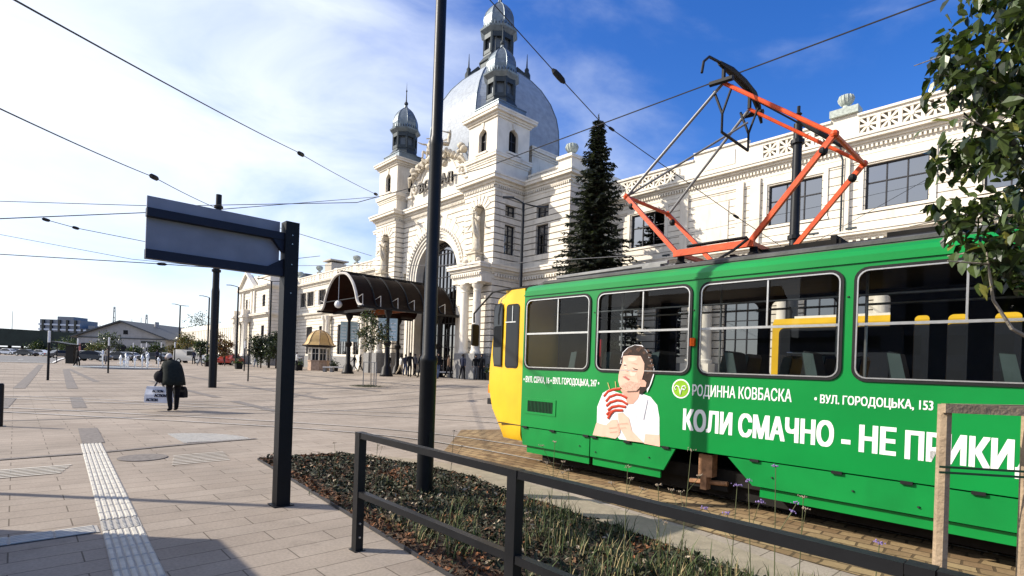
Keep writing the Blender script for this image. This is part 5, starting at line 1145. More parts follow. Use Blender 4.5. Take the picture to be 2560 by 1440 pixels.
def cpole(px_, w, h, label, r0, extra=None):
    p = at(px_, w, 905); t = thing('catenary_pole', label, 'pole', p, 0, 'poles carrying the tram wires')
    m = MB(); m.lathe([(r0*1.18, 0), (r0*1.18, h*.5), (r0, h*.52), (r0*.85, h)], (0, 0, 0), 14); obj('shaft', m, M_pole, t, smooth=30)
    m = MB()
    for z in (h*.93, h*.6): m.lathe([(r0*1.35, z), (r0*1.35, z+.12)], (0, 0, 0), 12); m.mark()
    for q in pieces(m): obj('collar', q, M_pole, t)
    if extra: extra(t)
    return p
pc = cpole(533, 29.0, 10.3, 'dark catenary pole standing free on the plaza behind the sign', .17)
def ex(t):
    m = MB(); m.tube([(0, 0, 8.9), (0, 0, 9.6)], .05, 6); m.lathe([(.06, 9.2), (.11, 9.25), (.06, 9.3), (.11, 9.35), (.06, 9.4)], (0, 0, 0), 8); obj('bracket', m, M_blk, t)
pr_ = cpole(1975, 17.0, 9.05, 'dark catenary pole rising behind the orange pantograph', .15, ex)
solo('overhang_post', MB().tube([(0, 0, 0), (0, 0, 5.6)], .06, 8), M_pole, 'slim dark post left of the plaza tactile strip', 'post', (-3.4, 11.77, 0))
# light columns
lc0 = thing('light_column', 'light column with frosted tube nearest the left edge', 'bollard light', at(121, 30, 905), 0, 'light columns on the plaza')
m = MB(); m.lathe([(.06, 0), (.06, 2.1)], (0, 0, 0), 10); obj('post', m, M_pole, lc0)
m = MB(); m.lathe([(.062, 2.1), (.062, 2.72), (.03, 2.74)], (0, 0, 0), 10); obj('light_tube', m, M_frost, lc0)
for px_, w, lb in ((271, 41.5, 'light column before the fountain jets'), (611, 50, 'light column before the far pavilion shrubs'), (193, 55, 'light column beside the dark shelter'), (436, 63, 'light column right of the fountain'), (402, 68, 'light column behind the fountain right end'), (365, 72, 'light column behind the middle of the fountain'), (332, 76, 'light column in front of the gabled hall door'), (352, 82, 'light column farthest behind the fountain')): dup(lc0, None, at(px_, w, 905), 0, lb)
m = MB(); m.lathe([(.045, 0), (.045, 2.5)], (0, 0, 0), 8); solo('slim_post', m, M_pole, 'bare slim dark post on the plaza right of the catenary pole', 'post', at(621.5, 35.2, 905))
m = MB(); m.lathe([(.06, 0), (.06, .9), (.04, .93)], (0, 0, 0), 10); m.box(-.1, .1, -.1, .1, 0, .01); solo('bollard', m, M_pole, 'short black bollard at the left picture edge', 'bollard', gp(-2, 1066))
# canopy before the portal
t = thing('canopy', 'brown barrel vaulted canopy on dark posts before the arched portal', 'canopy', (22.5, 40.1, .62))
M_can = mat('brown glazing', (.012,.0065,.004), .5, 0, .25, 1.5, 0, .08)
_t = M_can.node_tree; _a = _t.nodes.new('ShaderNodeBsdfTranslucent'); _a.inputs[0].default_value = (.55, .14, .03, 1); _m = _t.nodes.new('ShaderNodeMixShader'); _m.inputs[0].default_value = .07
_t.links.new(_t.nodes['Principled BSDF'].outputs[0], _m.inputs[1]); _t.links.new(_a.outputs[0], _m.inputs[2]); _t.links.new(_m.outputs[0], _t.nodes['Material Output'].inputs[0]); M_canm = mat('canopy frame', (.012,.011,.011), .5, .2); M_cane = mat('pale rib edge', (.5,.47,.43), .5)
cx0, cx1 = 18.4, 27.2
arc = [(-3.7, 5.75), (-3.2, 5.85), (-2.85, 6.2), (-2.55, 6.85), (-2.0, 7.6), (-1.2, 8.2), (-.4, 8.42), (.4, 8.42), (1.2, 8.2), (2.0, 7.6), (2.55, 6.85), (2.85, 6.2), (3.2, 5.85), (3.7, 5.75)]
arc = [(p.x, p.y) for p in smooth_line(arc, 3)]
W_ = lambda name, mb, m_, p=None, sm=False: obj(name, mb, m_, p or t, sm, world=True)
m = MB(); n = len(arc); o2 = [(a*.985, b-.05) for a, b in arc]
for k in range(n-1): m.prism([arc[k], arc[k+1], o2[k+1], o2[k]], lambda u, v, d: (d, 40.1+u, v), cx0+.1, cx1)
W_('vault', m, M_can)
for i in range(7):
    x = cx0+.05+i*(cx1-cx0-.1)/6; m = MB(); m.tube([(x, 40.1+a*1.005, b+.03) for a, b in arc], .06 if i else .11, 6); W_('rib', m, M_canm if i else M_cane)
    m = MB()
    for s in (-1, 1): m.tube([(x, 40.1+s*2.9, 6.4), (x, 40.1+s*3.7, 6.6), (x, 40.1+s*3.75, 5.8)], .03, 5); m.mark()
    for q in pieces(m): W_('bracket', q, M_cane if i < 6 else M_canm)
m = MB()
for s in (-1, 1): m.beam((cx0-.2, 40.1+s*3.6, 5.7), (cx1, 40.1+s*3.6, 5.7), .3, .14); m.beam((cx0, 40.1+s*.45, 8.55), (cx1, 40.1+s*.45, 8.55), .08, .12)
m.beam((cx0+.05, 40.1-2.9, 6.4), (cx0+.05, 40.1+2.9, 6.4), .06, .06); m.beam((cx0+1.2, 40.1-3.6, 5.66), (cx0+1.2, 40.1+3.6, 5.66), .2, .2); m.beam((cx0, 40.1, 8.55), (cx1, 40.1, 8.55), .05, .3); W_('beam', m, M_canm)
m = MB(); m.prism([(a*.97, b-.05) for a, b in arc]+[(0, 5.7)], lambda u, v, d: (d, 40.1+u, v), 22.6, 22.66); W_('glow_screen', m, mat('painted amber glow', (.22,.06,.016), .4, 0, .2, 2))  # added screen, its amber colour stands in for sunlight through the vault
for x, y in ((20.86, 43.4), (20.86, 36.9), (25.6, 43.4), (25.6, 36.9)):
    m = MB(); m.lathe([(.5, .3), (.5, .75), (.42, .85), (.35, 1.3), (.2, 1.5), (.17, 2.9), (.28, 3.05), (.3, 3.25), (.15, 3.4), (.12, 5.1), (.3, 5.5), (.3, 5.65)], (x, y, 0), 12); W_('post', m, M_canm, None, 35)
m = MB(); m.ball((18.5, 40.5, 6.1), .3, 10, 8); m.tube([(18.5, 40.5, 6.3), (18.5, 40.5, 8.4)], .02, 4); W_('globe_lamp', m, M_frost)
for x, y in ((20.86, 43.4), (20.86, 36.9)):
    M_info = mat('pale blue notice', (.45,.58,.60), .5, 0, .12, 5)
    for s in (-1, 1):
        m = MB(); c = Vector((x, y, 0))+Vector((RR.x, RR.y, 0))*.42*s; m.cbox((c.x, c.y, 3.35), .6, .06, 1.7, atan2(RR.y, RR.x)); b = obj('notice_board', m, M_info, t, world=True)
        m = MB()
        for k in range(5): m.cbox((c.x, c.y, 3.6+k*.26), .42-.05*(k % 2), .075, .07, atan2(RR.y, RR.x)); m.mark()
        for q in pieces(m): obj('notice_line', q, M_white, b, world=True)
# kiosk with golden dome
t = thing('kiosk', 'small octagonal kiosk with a golden bell shaped roof', 'kiosk', at(797, 55.5, 905))
m = MB(); m.lathe([(1.05, 0), (1.05, .95), (1.12, .96), (1.12, 1.05)], (0, 0, 0), 8, pi/8); obj('base_wall', m, mat('kiosk stone', (.38,.27,.2), .8, 0, .2, 5), t)
m = MB(); m.lathe([(.93, 1.05), (.93, 2.45)], (0, 0, 0), 8, pi/8); obj('pane', m, M_cg, t)
m = MB()
for k in range(8):
    a = pi/8+k*pi/4; m.lathe([(.09, 1.05), (.09, 2.45)], (cos(a)*1.0, sin(a)*1.0, 0), 6)
    a += pi/8; m.cbox((cos(a)*.93, sin(a)*.93, 1.7), .04, .7, .05, a); m.cbox((cos(a)*.93, sin(a)*.93, 1.05), .04, .05, 1.3, a); m.cbox((cos(a)*.93, sin(a)*.93, 2.2), .06, .75, .2, a)
obj('frame', m, mat('kiosk white frame', (.6,.55,.48), .6), t)
m = MB(); m.lathe([(1.25, 2.35), (1.65, 2.5), (1.65, 2.56), (1.2, 2.62)], (0, 0, 0), 8, pi/8); obj('eave', m, M_canm, t)
m = MB(); pr = [(1.62, 2.57), (1.45, 2.66), (1.3, 2.9), (1.2, 3.2), (1.02, 3.55), (.75, 3.85), (.4, 4.05), (.1, 4.12)]; m.lathe(pr, (0, 0, 0), 8, pi/8); r_ = obj('roof', m, mat('golden sheet', (.42,.28,.12), .4, .2, .12, 4), t)
m = MB()
for k in range(8): a = pi/8+k*pi/4; m.tube([(r*cos(a), r*sin(a), z) for r, z in pr], .035, 5)
obj('roof_seam', m, mat('brown seam', (.16,.09,.04), .5), r_)
# benches and planters
def bench(px_, w, label, sx=1.8):
    t = thing('bench', label, 'bench', at(px_, w, 905), atan2(RR.y, RR.x), 'benches and seats by the portal'); m = MB(); m.box(-sx/2, sx/2, -.3, .3, .38, .5); obj('seat', m, mat('pale bench top', (.6,.58,.54), .7, 0, .1, 5), t)
    for s in (-1, 1): m = MB(); m.box(s*sx*.36-.12, s*sx*.36+.12, -.24, .24, 0, .38); obj('leg', m, M_gran, t)
bench(848, 53, 'long pale bench right of the golden roofed kiosk', 1.8); bench(822, 50, 'low pale bench end beside the kiosk', .9); bench(1110, 44, 'pale bench by the dark portal entrance', 1.5)
def planter(px_, w, label, plant=True):
    t = thing('planter', label, 'planter', at(px_, w, 905), 0, 'dark planters on the plaza'); m = MB(); m.lathe([(.38, 0), (.45, .55), (.4, .56), (.38, .5)], (0, 0, 0), 4, pi/4); obj('tub', m, M_canm, t)
    m = MB()
    for k in range(160): leafquad(m, (random.gauss(0, .2), random.gauss(0, .2), .55+abs(random.gauss(0, .25))), .12, random.uniform(0, 6), random.uniform(-1, 1), random.uniform(-1, 1)); m.k[-2:] = [k % 2]*2
    obj('plant', m, LG[:2], t, recalc=False)
planter(747, 53, 'dark planter left of the golden roofed kiosk'); planter(836, 55, 'dark planter right of the kiosk wall'); planter(597, 55, 'dark planter beside the red car'); planter(1226, 40, 'brown planter at the tower foot beside the tram nose'); planter(520, 62, 'dark planter under the street lamp')
# shelter, parking machine
t = thing('shelter', 'small dark shelter with a slanting roof by the car park', 'shelter', at(171, 60, 905), atan2(RR.y, RR.x)); m = MB(); m.box(-.1, .75, -.3, .3, 0, 2.0); obj('cabinet', m, M_canm, t); m = MB(); m.beam((-1.5, 0, 2.35), (.8, 0, 2.05), 1.4, .12); obj('roof', m, M_canm, t); m = MB(); m.tube([(-1.3, 0, 0), (-1.3, 0, 2.3)], .05, 6); obj('post', m, M_canm, t)
# unseen box added left of the camera to cast the shadow across the slabs
t = thing('shadow_box', 'unseen added grey shadow casting box with a flat roof left of the tactile strip', 'shadow casting box', (-3.2, 6.0, 0)); m = MB(); m.box(-1.73, 1.73, -2.2, 2.2, 0, 2.5); obj('cabin', m, M_sgn, t); m = MB(); m.box(-1.74, 1.735, -2.21, 2.21, 2.5, 2.62); obj('roof', m, M_canm, t); m = MB(); m.box(1.732, 1.76, -1.5, 1.5, .9, 2.2); obj('shutter', m, M_alu, t)
# ------------------------------------------------------------------ fountain
t = thing('fountain', 'flat fountain with a row of white water jets on the far plaza', 'fountain', at(330, 54, 905))
M_wat = mat('white water', (.9,.93,.95), .35, 0, .06, 5)
m = MB(); m.lathe([(4.6, -.2), (4.6, .10), (4.3, .12), (4.3, .04), (.01, .045)], (0, 0, 0), 36); obj('basin', m, mat('wet stone', (.30,.30,.29), .25), t)
random.seed(31)
for px_, h in ((284, 1.75), (294, 1.1), (308, 1.25), (316, .7), (329, 1.4), (341, 1.15), (354, 1.7), (360, 1.35), (366, 1.5), (374, 1.2), (348, .6)):
    x = (px_-330)/F*54; y = random.uniform(-1.5, 1.5); c = Vector((RR.x, RR.y, 0))*x+FW*y; m = MB()
    for s in range(5):
        a = random.uniform(0, 6.3); q = Vector((cos(a), sin(a), 0))*.08; m.tube([c, c+q*.3+Vector((0, 0, h*.6)), c+q+Vector((0, 0, h*random.uniform(.8, 1))), c+q*2.2+Vector((0, 0, h*.7))], [.03, .05, .075, .02], 6)
    for s in range(10): m.ball(c+Vector((random.gauss(0, .12), random.gauss(0, .12), random.uniform(.05, h*.8))), random.uniform(.02, .05), 5, 4)
    obj('water_jet', m, M_wat, t, smooth='all')
# ------------------------------------------------------------------ vehicles
CARP = [(-2.1, .32), (-2.15, .62), (-2.05, .86), (-1.55, .93), (-1.0, 1.36), (-.55, 1.45), (.35, 1.45), (.85, 1.3), (1.25, .98), (1.95, .84), (2.12, .62), (2.1, .32)]
def car(px_, w, rz, paint, label, van=False, flat=None):
    p = at(px_, w, 905); t = thing('parked_car', label, 'car', p, rz, 'cars parked beyond the plaza')
    pr = CARP if not van else [(-2.2, .35), (-2.25, .9), (-2.15, 1.85), (-1.9, 1.95), (.9, 1.95), (1.5, 1.25), (2.1, 1.05), (2.2, .7), (2.15, .35)]
    m = MB(); n = len(pr); lay = [(-.84, .9), (-.80, 1), (-.5, 1.01), (.5, 1.01), (.80, 1), (.84, .9)]
    vs = []
    for y, s in lay:
        for x, z in pr: yy = y*(1 if z < .95 else (1-.22*(z-.95)/.5) if not van else .97); vs.append((x*(.985 if abs(y) > .82 else 1), yy, .32+(z-.32)*(1 if abs(y) < .82 else .97)))
    m.add(vs, [(i*n+k, i*n+(k+1) % n, (i+1)*n+(k+1) % n, (i+1)*n+k) for i in range(5) for k in range(n)]+[tuple(range(n)), tuple(range(5*n, 6*n))]); obj('body', m, paint, t, smooth=35)
    for s in (-1, 1):
        m = MB(); sp = [(-1.3, .95), (-.95, 1.3), (-.5, 1.38), (.3, 1.38), (.75, 1.26), (1.05, .97)] if not van else [(-.2, 1.1), (-.2, 1.75), (.85, 1.75), (1.25, 1.2)]
        m.prism(sp, lambda u, v, d: (u, s*(.853*(1-.22*(v-.95)/.5 if not van else .97)-.004+d), v), 0, .012); obj('side_window', m, M_cg, t)
        for x in (-1.35, 1.3):
            m = MB(); m.m = Matrix.Translation((x, s*.72, .33)) @ Matrix.Rotation(pi/2, 4, 'X'); m.lathe([(.33, -.13), (.34, -.1), (.34, .1), (.33, .13)], (0, 0, 0), 16); wv = obj('wheel', m, M_blk, t)
            m = MB(); m.m = Matrix.Translation((x, s*.855, .33)) @ Matrix.Rotation(pi/2, 4, 'X'); m.lathe([(.2, -.006), (.2, .006)], (0, 0, 0), 12); obj('rim', m, M_alu, wv)
        m = MB(); m.box(2.02, 2.14, s*.6-.16, s*.6+.16, .62, .75); obj('headlight', m, M_frost, t)
        m = MB(); m.box(-2.18, -2.06, s*.62-.12, s*.62+.12, .66, .82); obj('tail_lamp', m, mat('red lamp', (.4,.02,.02), .3), t)
    m = MB(); m.prism([(-.68, .98), (.68, .98), (.56, 1.32), (-.56, 1.32)], lambda u, v, d: (1.22-(v-.98)*1.2+d+.03, u, v), 0, .012) if not van else m.prism([(-.7, 1.3), (.7, 1.3), (.66, 1.8), (-.66, 1.8)], lambda u, v, d: (1.48-(v-1.3)*.86+d+.03, u, v), 0, .012); obj('windscreen', m, M_cg, t)
    return t
CP = lambda n, c: mat('car paint '+n, c, .25, .1, .03, 3, 0, .6)
ra = atan2(RR.y, RR.x)
for px_, w, rz, c, lb in ((65, 118, ra, CP('black', (.012,.012,.014)), 'black car alone in the car park'), (100, 126, ra+pi, CP('white', (.7,.7,.7)), 'white car right behind the black car'), (20, 130, ra, CP('white', (.7,.7,.7)), 'white car at the far left of the car park'), (42, 134, ra+.3, CP('silver', (.45,.46,.47)), 'silver car behind the black one'),
    (152, 96, ra+1.2, CP('dark', (.04,.042,.05)), 'dark car beside the shelter roof'), (214, 84, ra+pi, CP('silver', (.45,.46,.47)), 'silver estate car left of the fountain'), (232, 76, ra+.25, CP('black', (.012,.012,.014)), 'black car just left of the fountain'), (262, 92, ra+pi, CP('white', (.7,.7,.7)), 'white car behind the fountain left end'), (300, 90, ra, CP('dark', (.04,.042,.05)), 'dark car behind the tallest water jet'),
    (325, 96, ra, CP('silver', (.45,.46,.47)), 'silver car before the gabled hall'), (385, 86, ra+.1, CP('black', (.012,.012,.014)), 'black car right of the fountain'), (420, 92, ra, CP('white', (.7,.7,.7)), 'white car behind the man with bags'), (540, 78, ra, CP('white', (.7,.7,.7)), 'white car behind the catenary pole'), (578, 72, ra+pi/2, CP('red', (.35,.03,.015)), 'red car by the far pavilion')): car(px_, w, rz, c, lb)
car(478, 80, ra, CP('cream', (.6,.56,.48)), 'cream van under the far street lamp', True)
# yellow bus standing between the tram and the station
t = thing('bus', 'yellow bus with dark windows seen through the tram windows', 'bus', Vector((cos(-.0185), .0185, 0))*14.2+Vector((0, 0, gz(14.2, 0))), TA)
tl = tram_tz(1932, 800, 13.0)[0]; hb = 2.98-gz(14.2, 0); m = MB(); m.prism([(-1.2, .35), (-1.2, 2.55), (-1.1, hb), (1.1, hb), (1.2, 2.55), (1.2, .35)], lambda u, v, d: (d, u, v), tl-11, tl); obj('body', m, M_yel, t); m = MB(); m.box(tl-10.6, tl-.4, -1, 1, hb, hb+.06); obj('roof', m, M_white, t)
for k in range(7): a = tl-.15-1.5*k; m = MB(); m.prism(rrect(a-1.36, a, 1.15, hb-.22, .12), lambda u, v, d: (u, 1.2+d, v), -.01, .012); w_ = obj('window', m, M_blk, t); m = MB(); m.add([(u, 1.214, v) for u, v in rrect(a-1.32, a-.04, 1.19, hb-.26, .1)], [tuple(range(24))]); obj('pane', m, M_cg, w_)
for x in (tl-2, tl-8.5):
    for y in (1.1, -1.1): m = MB(); m.m = Matrix.Translation((x, y, .47)) @ Matrix.Rotation(pi/2, 4, 'X'); m.lathe([(.46, -.13), (.47, -.1), (.47, .1), (.46, .13)], (0, 0, 0), 18); obj('wheel', m, M_blk, t)
# ------------------------------------------------------------------ people
face = lambda vx, vy: atan2(-vx, vy)
tw = lambda a: face((FW*cos(a)+RR*sin(a)).x, (FW*cos(a)+RR*sin(a)).y)     # heading measured from the view direction, + to the right
pm = gp(432, 1028)
om, J = person('stooped grey haired man in a dark coat carrying bags across the plaza', pm, tw(-.95), GRN, BLK, M_hairg, None, h=1.70, lean=.20, bend=.26, stride=.16, arms=((.0, .24, .12), (.0, .2, .12)), bulk=1.3, head=(-.3, .45), fingers=True, legw=1.2, gap=.125)
c = J['chest'][0]; m = MB(); hz = J['hip'][0]; k = 14; prof = [(.31, .27, hz+Vector((0, -.02, -.16))), (.30, .25, hz), (.28, .23, J['waist'][0]), (.27, .20, c), (.23, .155, c+Vector((0, .04, .10))), (.08, .08, J['neck'][0])]
vs = [(q.x+a*cos(2*pi*i/k), q.y+b*sin(2*pi*i/k), q.z) for a, b, q in prof for i in range(k)]; m.add(vs, [(j*k+i, j*k+(i+1) % k, (j+1)*k+(i+1) % k, (j+1)*k+i) for j in range(5) for i in range(k)]+[tuple(range(k))]); obj('coat', m, GRN, om, smooth='all')
m = MB(); hd = J['head'][0]
for s in (-1, 1): m.ball(hd+Vector((s*.088, 0, -.01)), .022, 7, 5, .6, 1, 1.5)
obj('ears', m, M_skin, om)
def hang(hand): return ROOT[om.name] @ Vector(hand)
hl_, hr_ = hang(J['haL'][0]), hang(J['haR'][0])
rz_ = atan2(RR.y, RR.x)+.05
def bag(name, at_, sx, sy, sz, m_, label, words=None, taper=.9):
    t = thing(name, label, 'bag', (at_.x, at_.y, at_.z-sz-.16), rz_); m = MB(); n = 5
    rows = [(1, 0), (1.02, .1), (1.0, .5), (.97, .85), (taper, 1.0)]; vs = [(x*sx/2*f, y*sy/2*(f if z < .8 else .6), z*sz) for f, z in rows for x, y in ((-1, -1), (-.3, -1.12), (.35, -1.05), (1, -1), (1, 1), (-1, 1))]
    m.add(vs, [(i*6+k, i*6+(k+1) % 6, (i+1)*6+(k+1) % 6, (i+1)*6+k) for i in range(4) for k in range(6)]+[tuple(range(6)), tuple(range(24, 30))]); b = obj('body', m, m_, t)
    m = MB()
    for y in (-.03, .03): m.tube([(-sx*.18, y, sz), (-sx*.08, y*.5, sz+.14), (0, 0, sz+.17), (sx*.08, y*.5, sz+.14), (sx*.18, y, sz)], .012, 6)
    obj('handle', m, m_ if words is None else NAVY, t)
    if words:
        m = MB()
        for (u, v, s) in words: fit_text(m, 'ACTION', Matrix(((1, 0, 0, 0), (0, 0, -1, -sy*.60), (0, 1, 0, 0), (0, 0, 0, 1))), u, u+s*.30, v, v+.075*s, .004, .06)
        obj('lettering', m, NAVY, t)
    return t
bag('shopping_bag', hl_+Vector((0, 0, .02)), .70, .22, .48, mat('white woven bag', (.66,.68,.72), .5, 0, .08, 9), 'white shopping bag with dark printed words in the stooped man left hand', [(-.12, .31, 1.05), (-.06, .18, 1.15), (-.29, .05, 1.1)])
bag('duffel_bag', hr_+Vector((0, 0, .02)), .36, .22, .34, BLK, 'black holdall in the stooped man right hand', None, .7)
ps = hang(c+Vector((-.30, .05, -.42))); sb = thing('shoulder_bag', 'black shoulder bag hanging at the stooped man left side', 'bag', (ps.x, ps.y, ps.z), rz_)
m = MB(); m.ball((0, 0, .1), .17, 12, 8, 1.05, .6, 1.1); obj('body', m, BLK, sb, smooth='all'); m = MB(); M0 = ROOT[sb.name].inverted(); a_ = M0 @ hang(c+Vector((.08, .02, .12))); m.tube([(0, -.05, .25), a_*.5+Vector((-.05, -.16, .1)), a_], .014, 6); m.tube([(0, .05, .25), a_*.5+Vector((-.06, .12, .1)), a_], .014, 6); obj('strap', m, BLK, sb)
for px_, w, a, top, bot, lb, kw in (
    (1157, 39, .25, NAVY, BLK, 'person in a dark suit walking near the tower foot', dict(h=1.76, stride=.32, arms=((.35, .12, .25), (-.3, .12, .2)))),
    (1025, 41, -.3, BLK, BLK, 'person in black walking before the dark entrance', dict(h=1.76, stride=.22, arms=((.2, .14, .4), (-.15, .14, .3)))),
    (1002, 47, .8, WHT, BEI, 'person in pale clothes walking under the canopy edge', dict(h=1.62, stride=.4, arms=((.5, .2, .9), (-.4, .2, .3)))),
    (1095, 38, 2.6, BLK, DEN, 'person in dark jacket half behind the round pole', dict(h=1.72, stride=.2)),
    (1189, 40, 2.8, BLK, GREY, 'left one of two people standing at the tower plinth', dict(h=1.72, stride=.05)),
    (1204, 40, -2.9, BLK, BLK, 'right one of two people standing at the tower plinth', dict(h=1.78, stride=.05, bulk=1.15)),
    (886, 57, -1.4, BLK, GREY, 'left person of the pair walking by the canopy post', dict(h=1.7, stride=.45, arms=((.4, .1, .4), (-.4, .1, .4)))),
    (901, 57, -1.3, BLK, BLK, 'right person of the pair walking by the canopy post', dict(h=1.76, stride=.42, arms=((-.4, .1, .4), (.4, .1, .4)))),
    (484, 72, 2.9, NAVY, BLK, 'person in navy standing beside the cream van', dict(h=1.74, stride=.1)),
    (193, 51, .6, BLK, BLK, 'person in black by the dark shelter', dict(h=1.74, stride=.25)),
    (267, 62, 2.5, BEI, GREY, 'person in beige standing by the fountain', dict(h=1.74, stride=.1)),
    (742, 51, 1.5, WHT, BLK, 'person in a white top left of the kiosk', dict(h=1.66, stride=.1, arms=((.6, .15, 1.2), (.5, .15, 1.1)))),
    (1062, 43, 2.2, RED, BLK, 'person in a red top at the station doors', dict(h=1.7, stride=.15)),
    (1014, 46, .3, NAVY, DEN, 'person in navy near the left portal column', dict(h=1.7, stride=.12)),
    (1038, 45, 2.0, GREY, BLK, 'person in grey beside the dark portal glass', dict(h=1.74, stride=.2)),
    (1051, 40, -1.2, BLK, BLK, 'person in black just left of the round pole', dict(h=1.7, stride=.35)),
    (1122, 42, 1.1, BRN, BLK, 'person in brown right of the round pole', dict(h=1.72, stride=.3)),
    (972, 50, -.9, BLK, DEN, 'person in black behind the second canopy post', dict(h=1.74, stride=.3)),
    (500, 64, .9, BLK, GREY, 'person in black left of the catenary pole', dict(h=1.72, stride=.3)),
    (560, 70, -1.5, BRN, BLK, 'person in brown by the rust coloured sapling', dict(h=1.7, stride=.3)),
    (392, 68, 1.8, NAVY, BLK, 'person in navy beyond the fountain right end', dict(h=1.74, stride=.2)),
    (640, 62, .4, GREY, DEN, 'person in grey by the pavilion shrubs', dict(h=1.7, stride=.2))):
    person(lb, at(px_, w, 905), tw(a), top, bot, None, 'people on the plaza', **kw)
# ------------------------------------------------------------------ trees
def crowntree(name, label, loc, h, cz, rx, rz_, nl, ls, mats_, trunk=.08, group=None, clumps=14, bark=None, sparse=False):
    t = thing(name, label, 'tree', loc, random.uniform(0, 6), group); m = MB(); m.tube([(0, 0, 0), (.03, 0, cz*.5), (0, .03, cz), (0, 0, h*.92)], [trunk, trunk*.8, trunk*.55, trunk*.15], 8); C = []
    for k in range(clumps):
        v = Vector((random.gauss(0, 1), random.gauss(0, 1), random.gauss(0, 1))).normalized()*random.uniform(.45, .95); c = Vector((v.x*rx, v.y*rx, cz+v.z*rz_)); C.append(c)
        b = Vector((0, 0, min(h*.85, max(cz-rz_*.8, c.z-rx*.6)))); m.tube([b, b.lerp(c, .5)+Vector((0, 0, .05*h/4)), c], [trunk*.35, trunk*.22, trunk*.08], 5)
    obj('trunk', m, bark or M_barkd, t); m = MB()
    for i in range(nl):
        c = random.choice(C); s = rx*(.30 if not sparse else .22); p = c+Vector((random.gauss(0, s), random.gauss(0, s), random.gauss(0, s*.8))); m.mi = random.choices(range(len(mats_)), [5, 3, 1][:len(mats_)])[0]
        leafquad(m, p, ls*random.uniform(.6, 1.3), random.uniform(0, 6.3), random.uniform(-1.2, 1.2), random.uniform(-1.2, 1.2), 1.4)
    obj('crown', m, mats_, t, recalc=False); return t
random.seed(41)
OR = [leafmat('leaf orange', (.12,.055,.028)), leafmat('leaf ochre', (.17,.125,.04)), LG[0]]
tg = gp(927, 966)
crowntree('sapling', 'slim young tree in a three post guard on the paved plaza', tg, 4.4, 3.0, .85, 1.25, 1700, .095, LG[:2]+[OR[1]], .03, None, 16, M_bark, True)
t = thing('stake_guard', 'grey three post guard round the slim plaza tree', 'tree guard', tg)
for k in range(3): a = k*2.1+.7; m = MB(); m.tube([(.42*cos(a), .42*sin(a), 0), (.42*cos(a), .42*sin(a), 1.35)], .03, 6); obj('stake', m, M_gt, t)
m = MB(); m.tube([(.42*cos(k*2.1+.7), .42*sin(k*2.1+.7), 1.33) for k in (0, 1, 2, 3)], .02, 5); obj('top_ring', m, M_gt, t)
m = MB()
for i in range(1500):
    a = random.uniform(0, 6.3); r = random.random()**.6; x = 1.15*r*cos(a); y = .8*r*sin(a); q = RR*x+FW*y*1.3; h = .12*random.random()*(1.1-r)+.03; w = .006; X_, Y_ = tg.x+q.x, tg.y+q.y; m.add([(X_-w, Y_, tg.z), (X_+w, Y_, tg.z), (X_+random.gauss(0, .04), Y_+random.gauss(0, .04), tg.z+h)], [(0, 1, 2)])
o = obj('grass_patch', m, MATS['grass green'], None, recalc=False); o['kind'] = 'stuff'
for px_, w, h, r, lb in ((652, 60, 3.9, 1.15, 'rounded dark tree left of the sign post before the pavilion'), (690, 59, 4.0, 1.2, 'rounded dark tree partly behind the black sign post')): crowntree('dense_tree', lb, at(px_, w, 905), h, h*.6, r, h*.40, 4200, .15, [LG[0], MATS['leaf dark green'], LG[1]], .09, 'rounded trees by the far pavilion', 22)
for i, (px_, w, h, r, ms, lb) in enumerate(((562, 66, 3.6, .9, OR, 'rust coloured sapling right of the catenary pole'), (548, 72, 4.6, 1.0, OR, 'taller rust sapling close to the catenary pole'), (504, 76, 3.4, .95, LG[:2], 'green sapling between the two left lamps'), (468, 80, 4.4, 1.1, [OR[1], LG[1]], 'ochre young tree behind the far lamp'), (440, 84, 3.0, .9, [OR[1], LG[0]], 'low yellowing tree at the white wall end'), (268, 100, 4.8, 2.0, LG[:2], 'dark green tree before the gabled hall'), (243, 104, 3.2, 1.5, [LG[1], OR[1]], 'low green bush left of the hall tree'), (335, 100, 2.6, 1.2, [LG[1], LG[0]], 'small pale green tree by the hall door'), (392, 104, 3.4, 1.5, LG[:2], 'dark bush at the hall right corner'), (412, 150, 7, 3.2, LG[:2], 'distant dark tree right of the hall roof'), (165, 130, 4.0, 2.5, [LG[1], LG[0]], 'green bush under the long dark shed'), (502, 190, 16.5, 5, LG[:2], 'tall distant tree top above the white wall'), (95, 150, 3.6, 2.4, LG[:2], 'dark bush behind the car park'))):
    crowntree('far_tree', lb, at(px_, w, 905), h, h*.62, r, h*.36, 1100, .20*max(1, w/85), ms, .06*h/4, 'young trees and bushes beyond the plaza', 14)
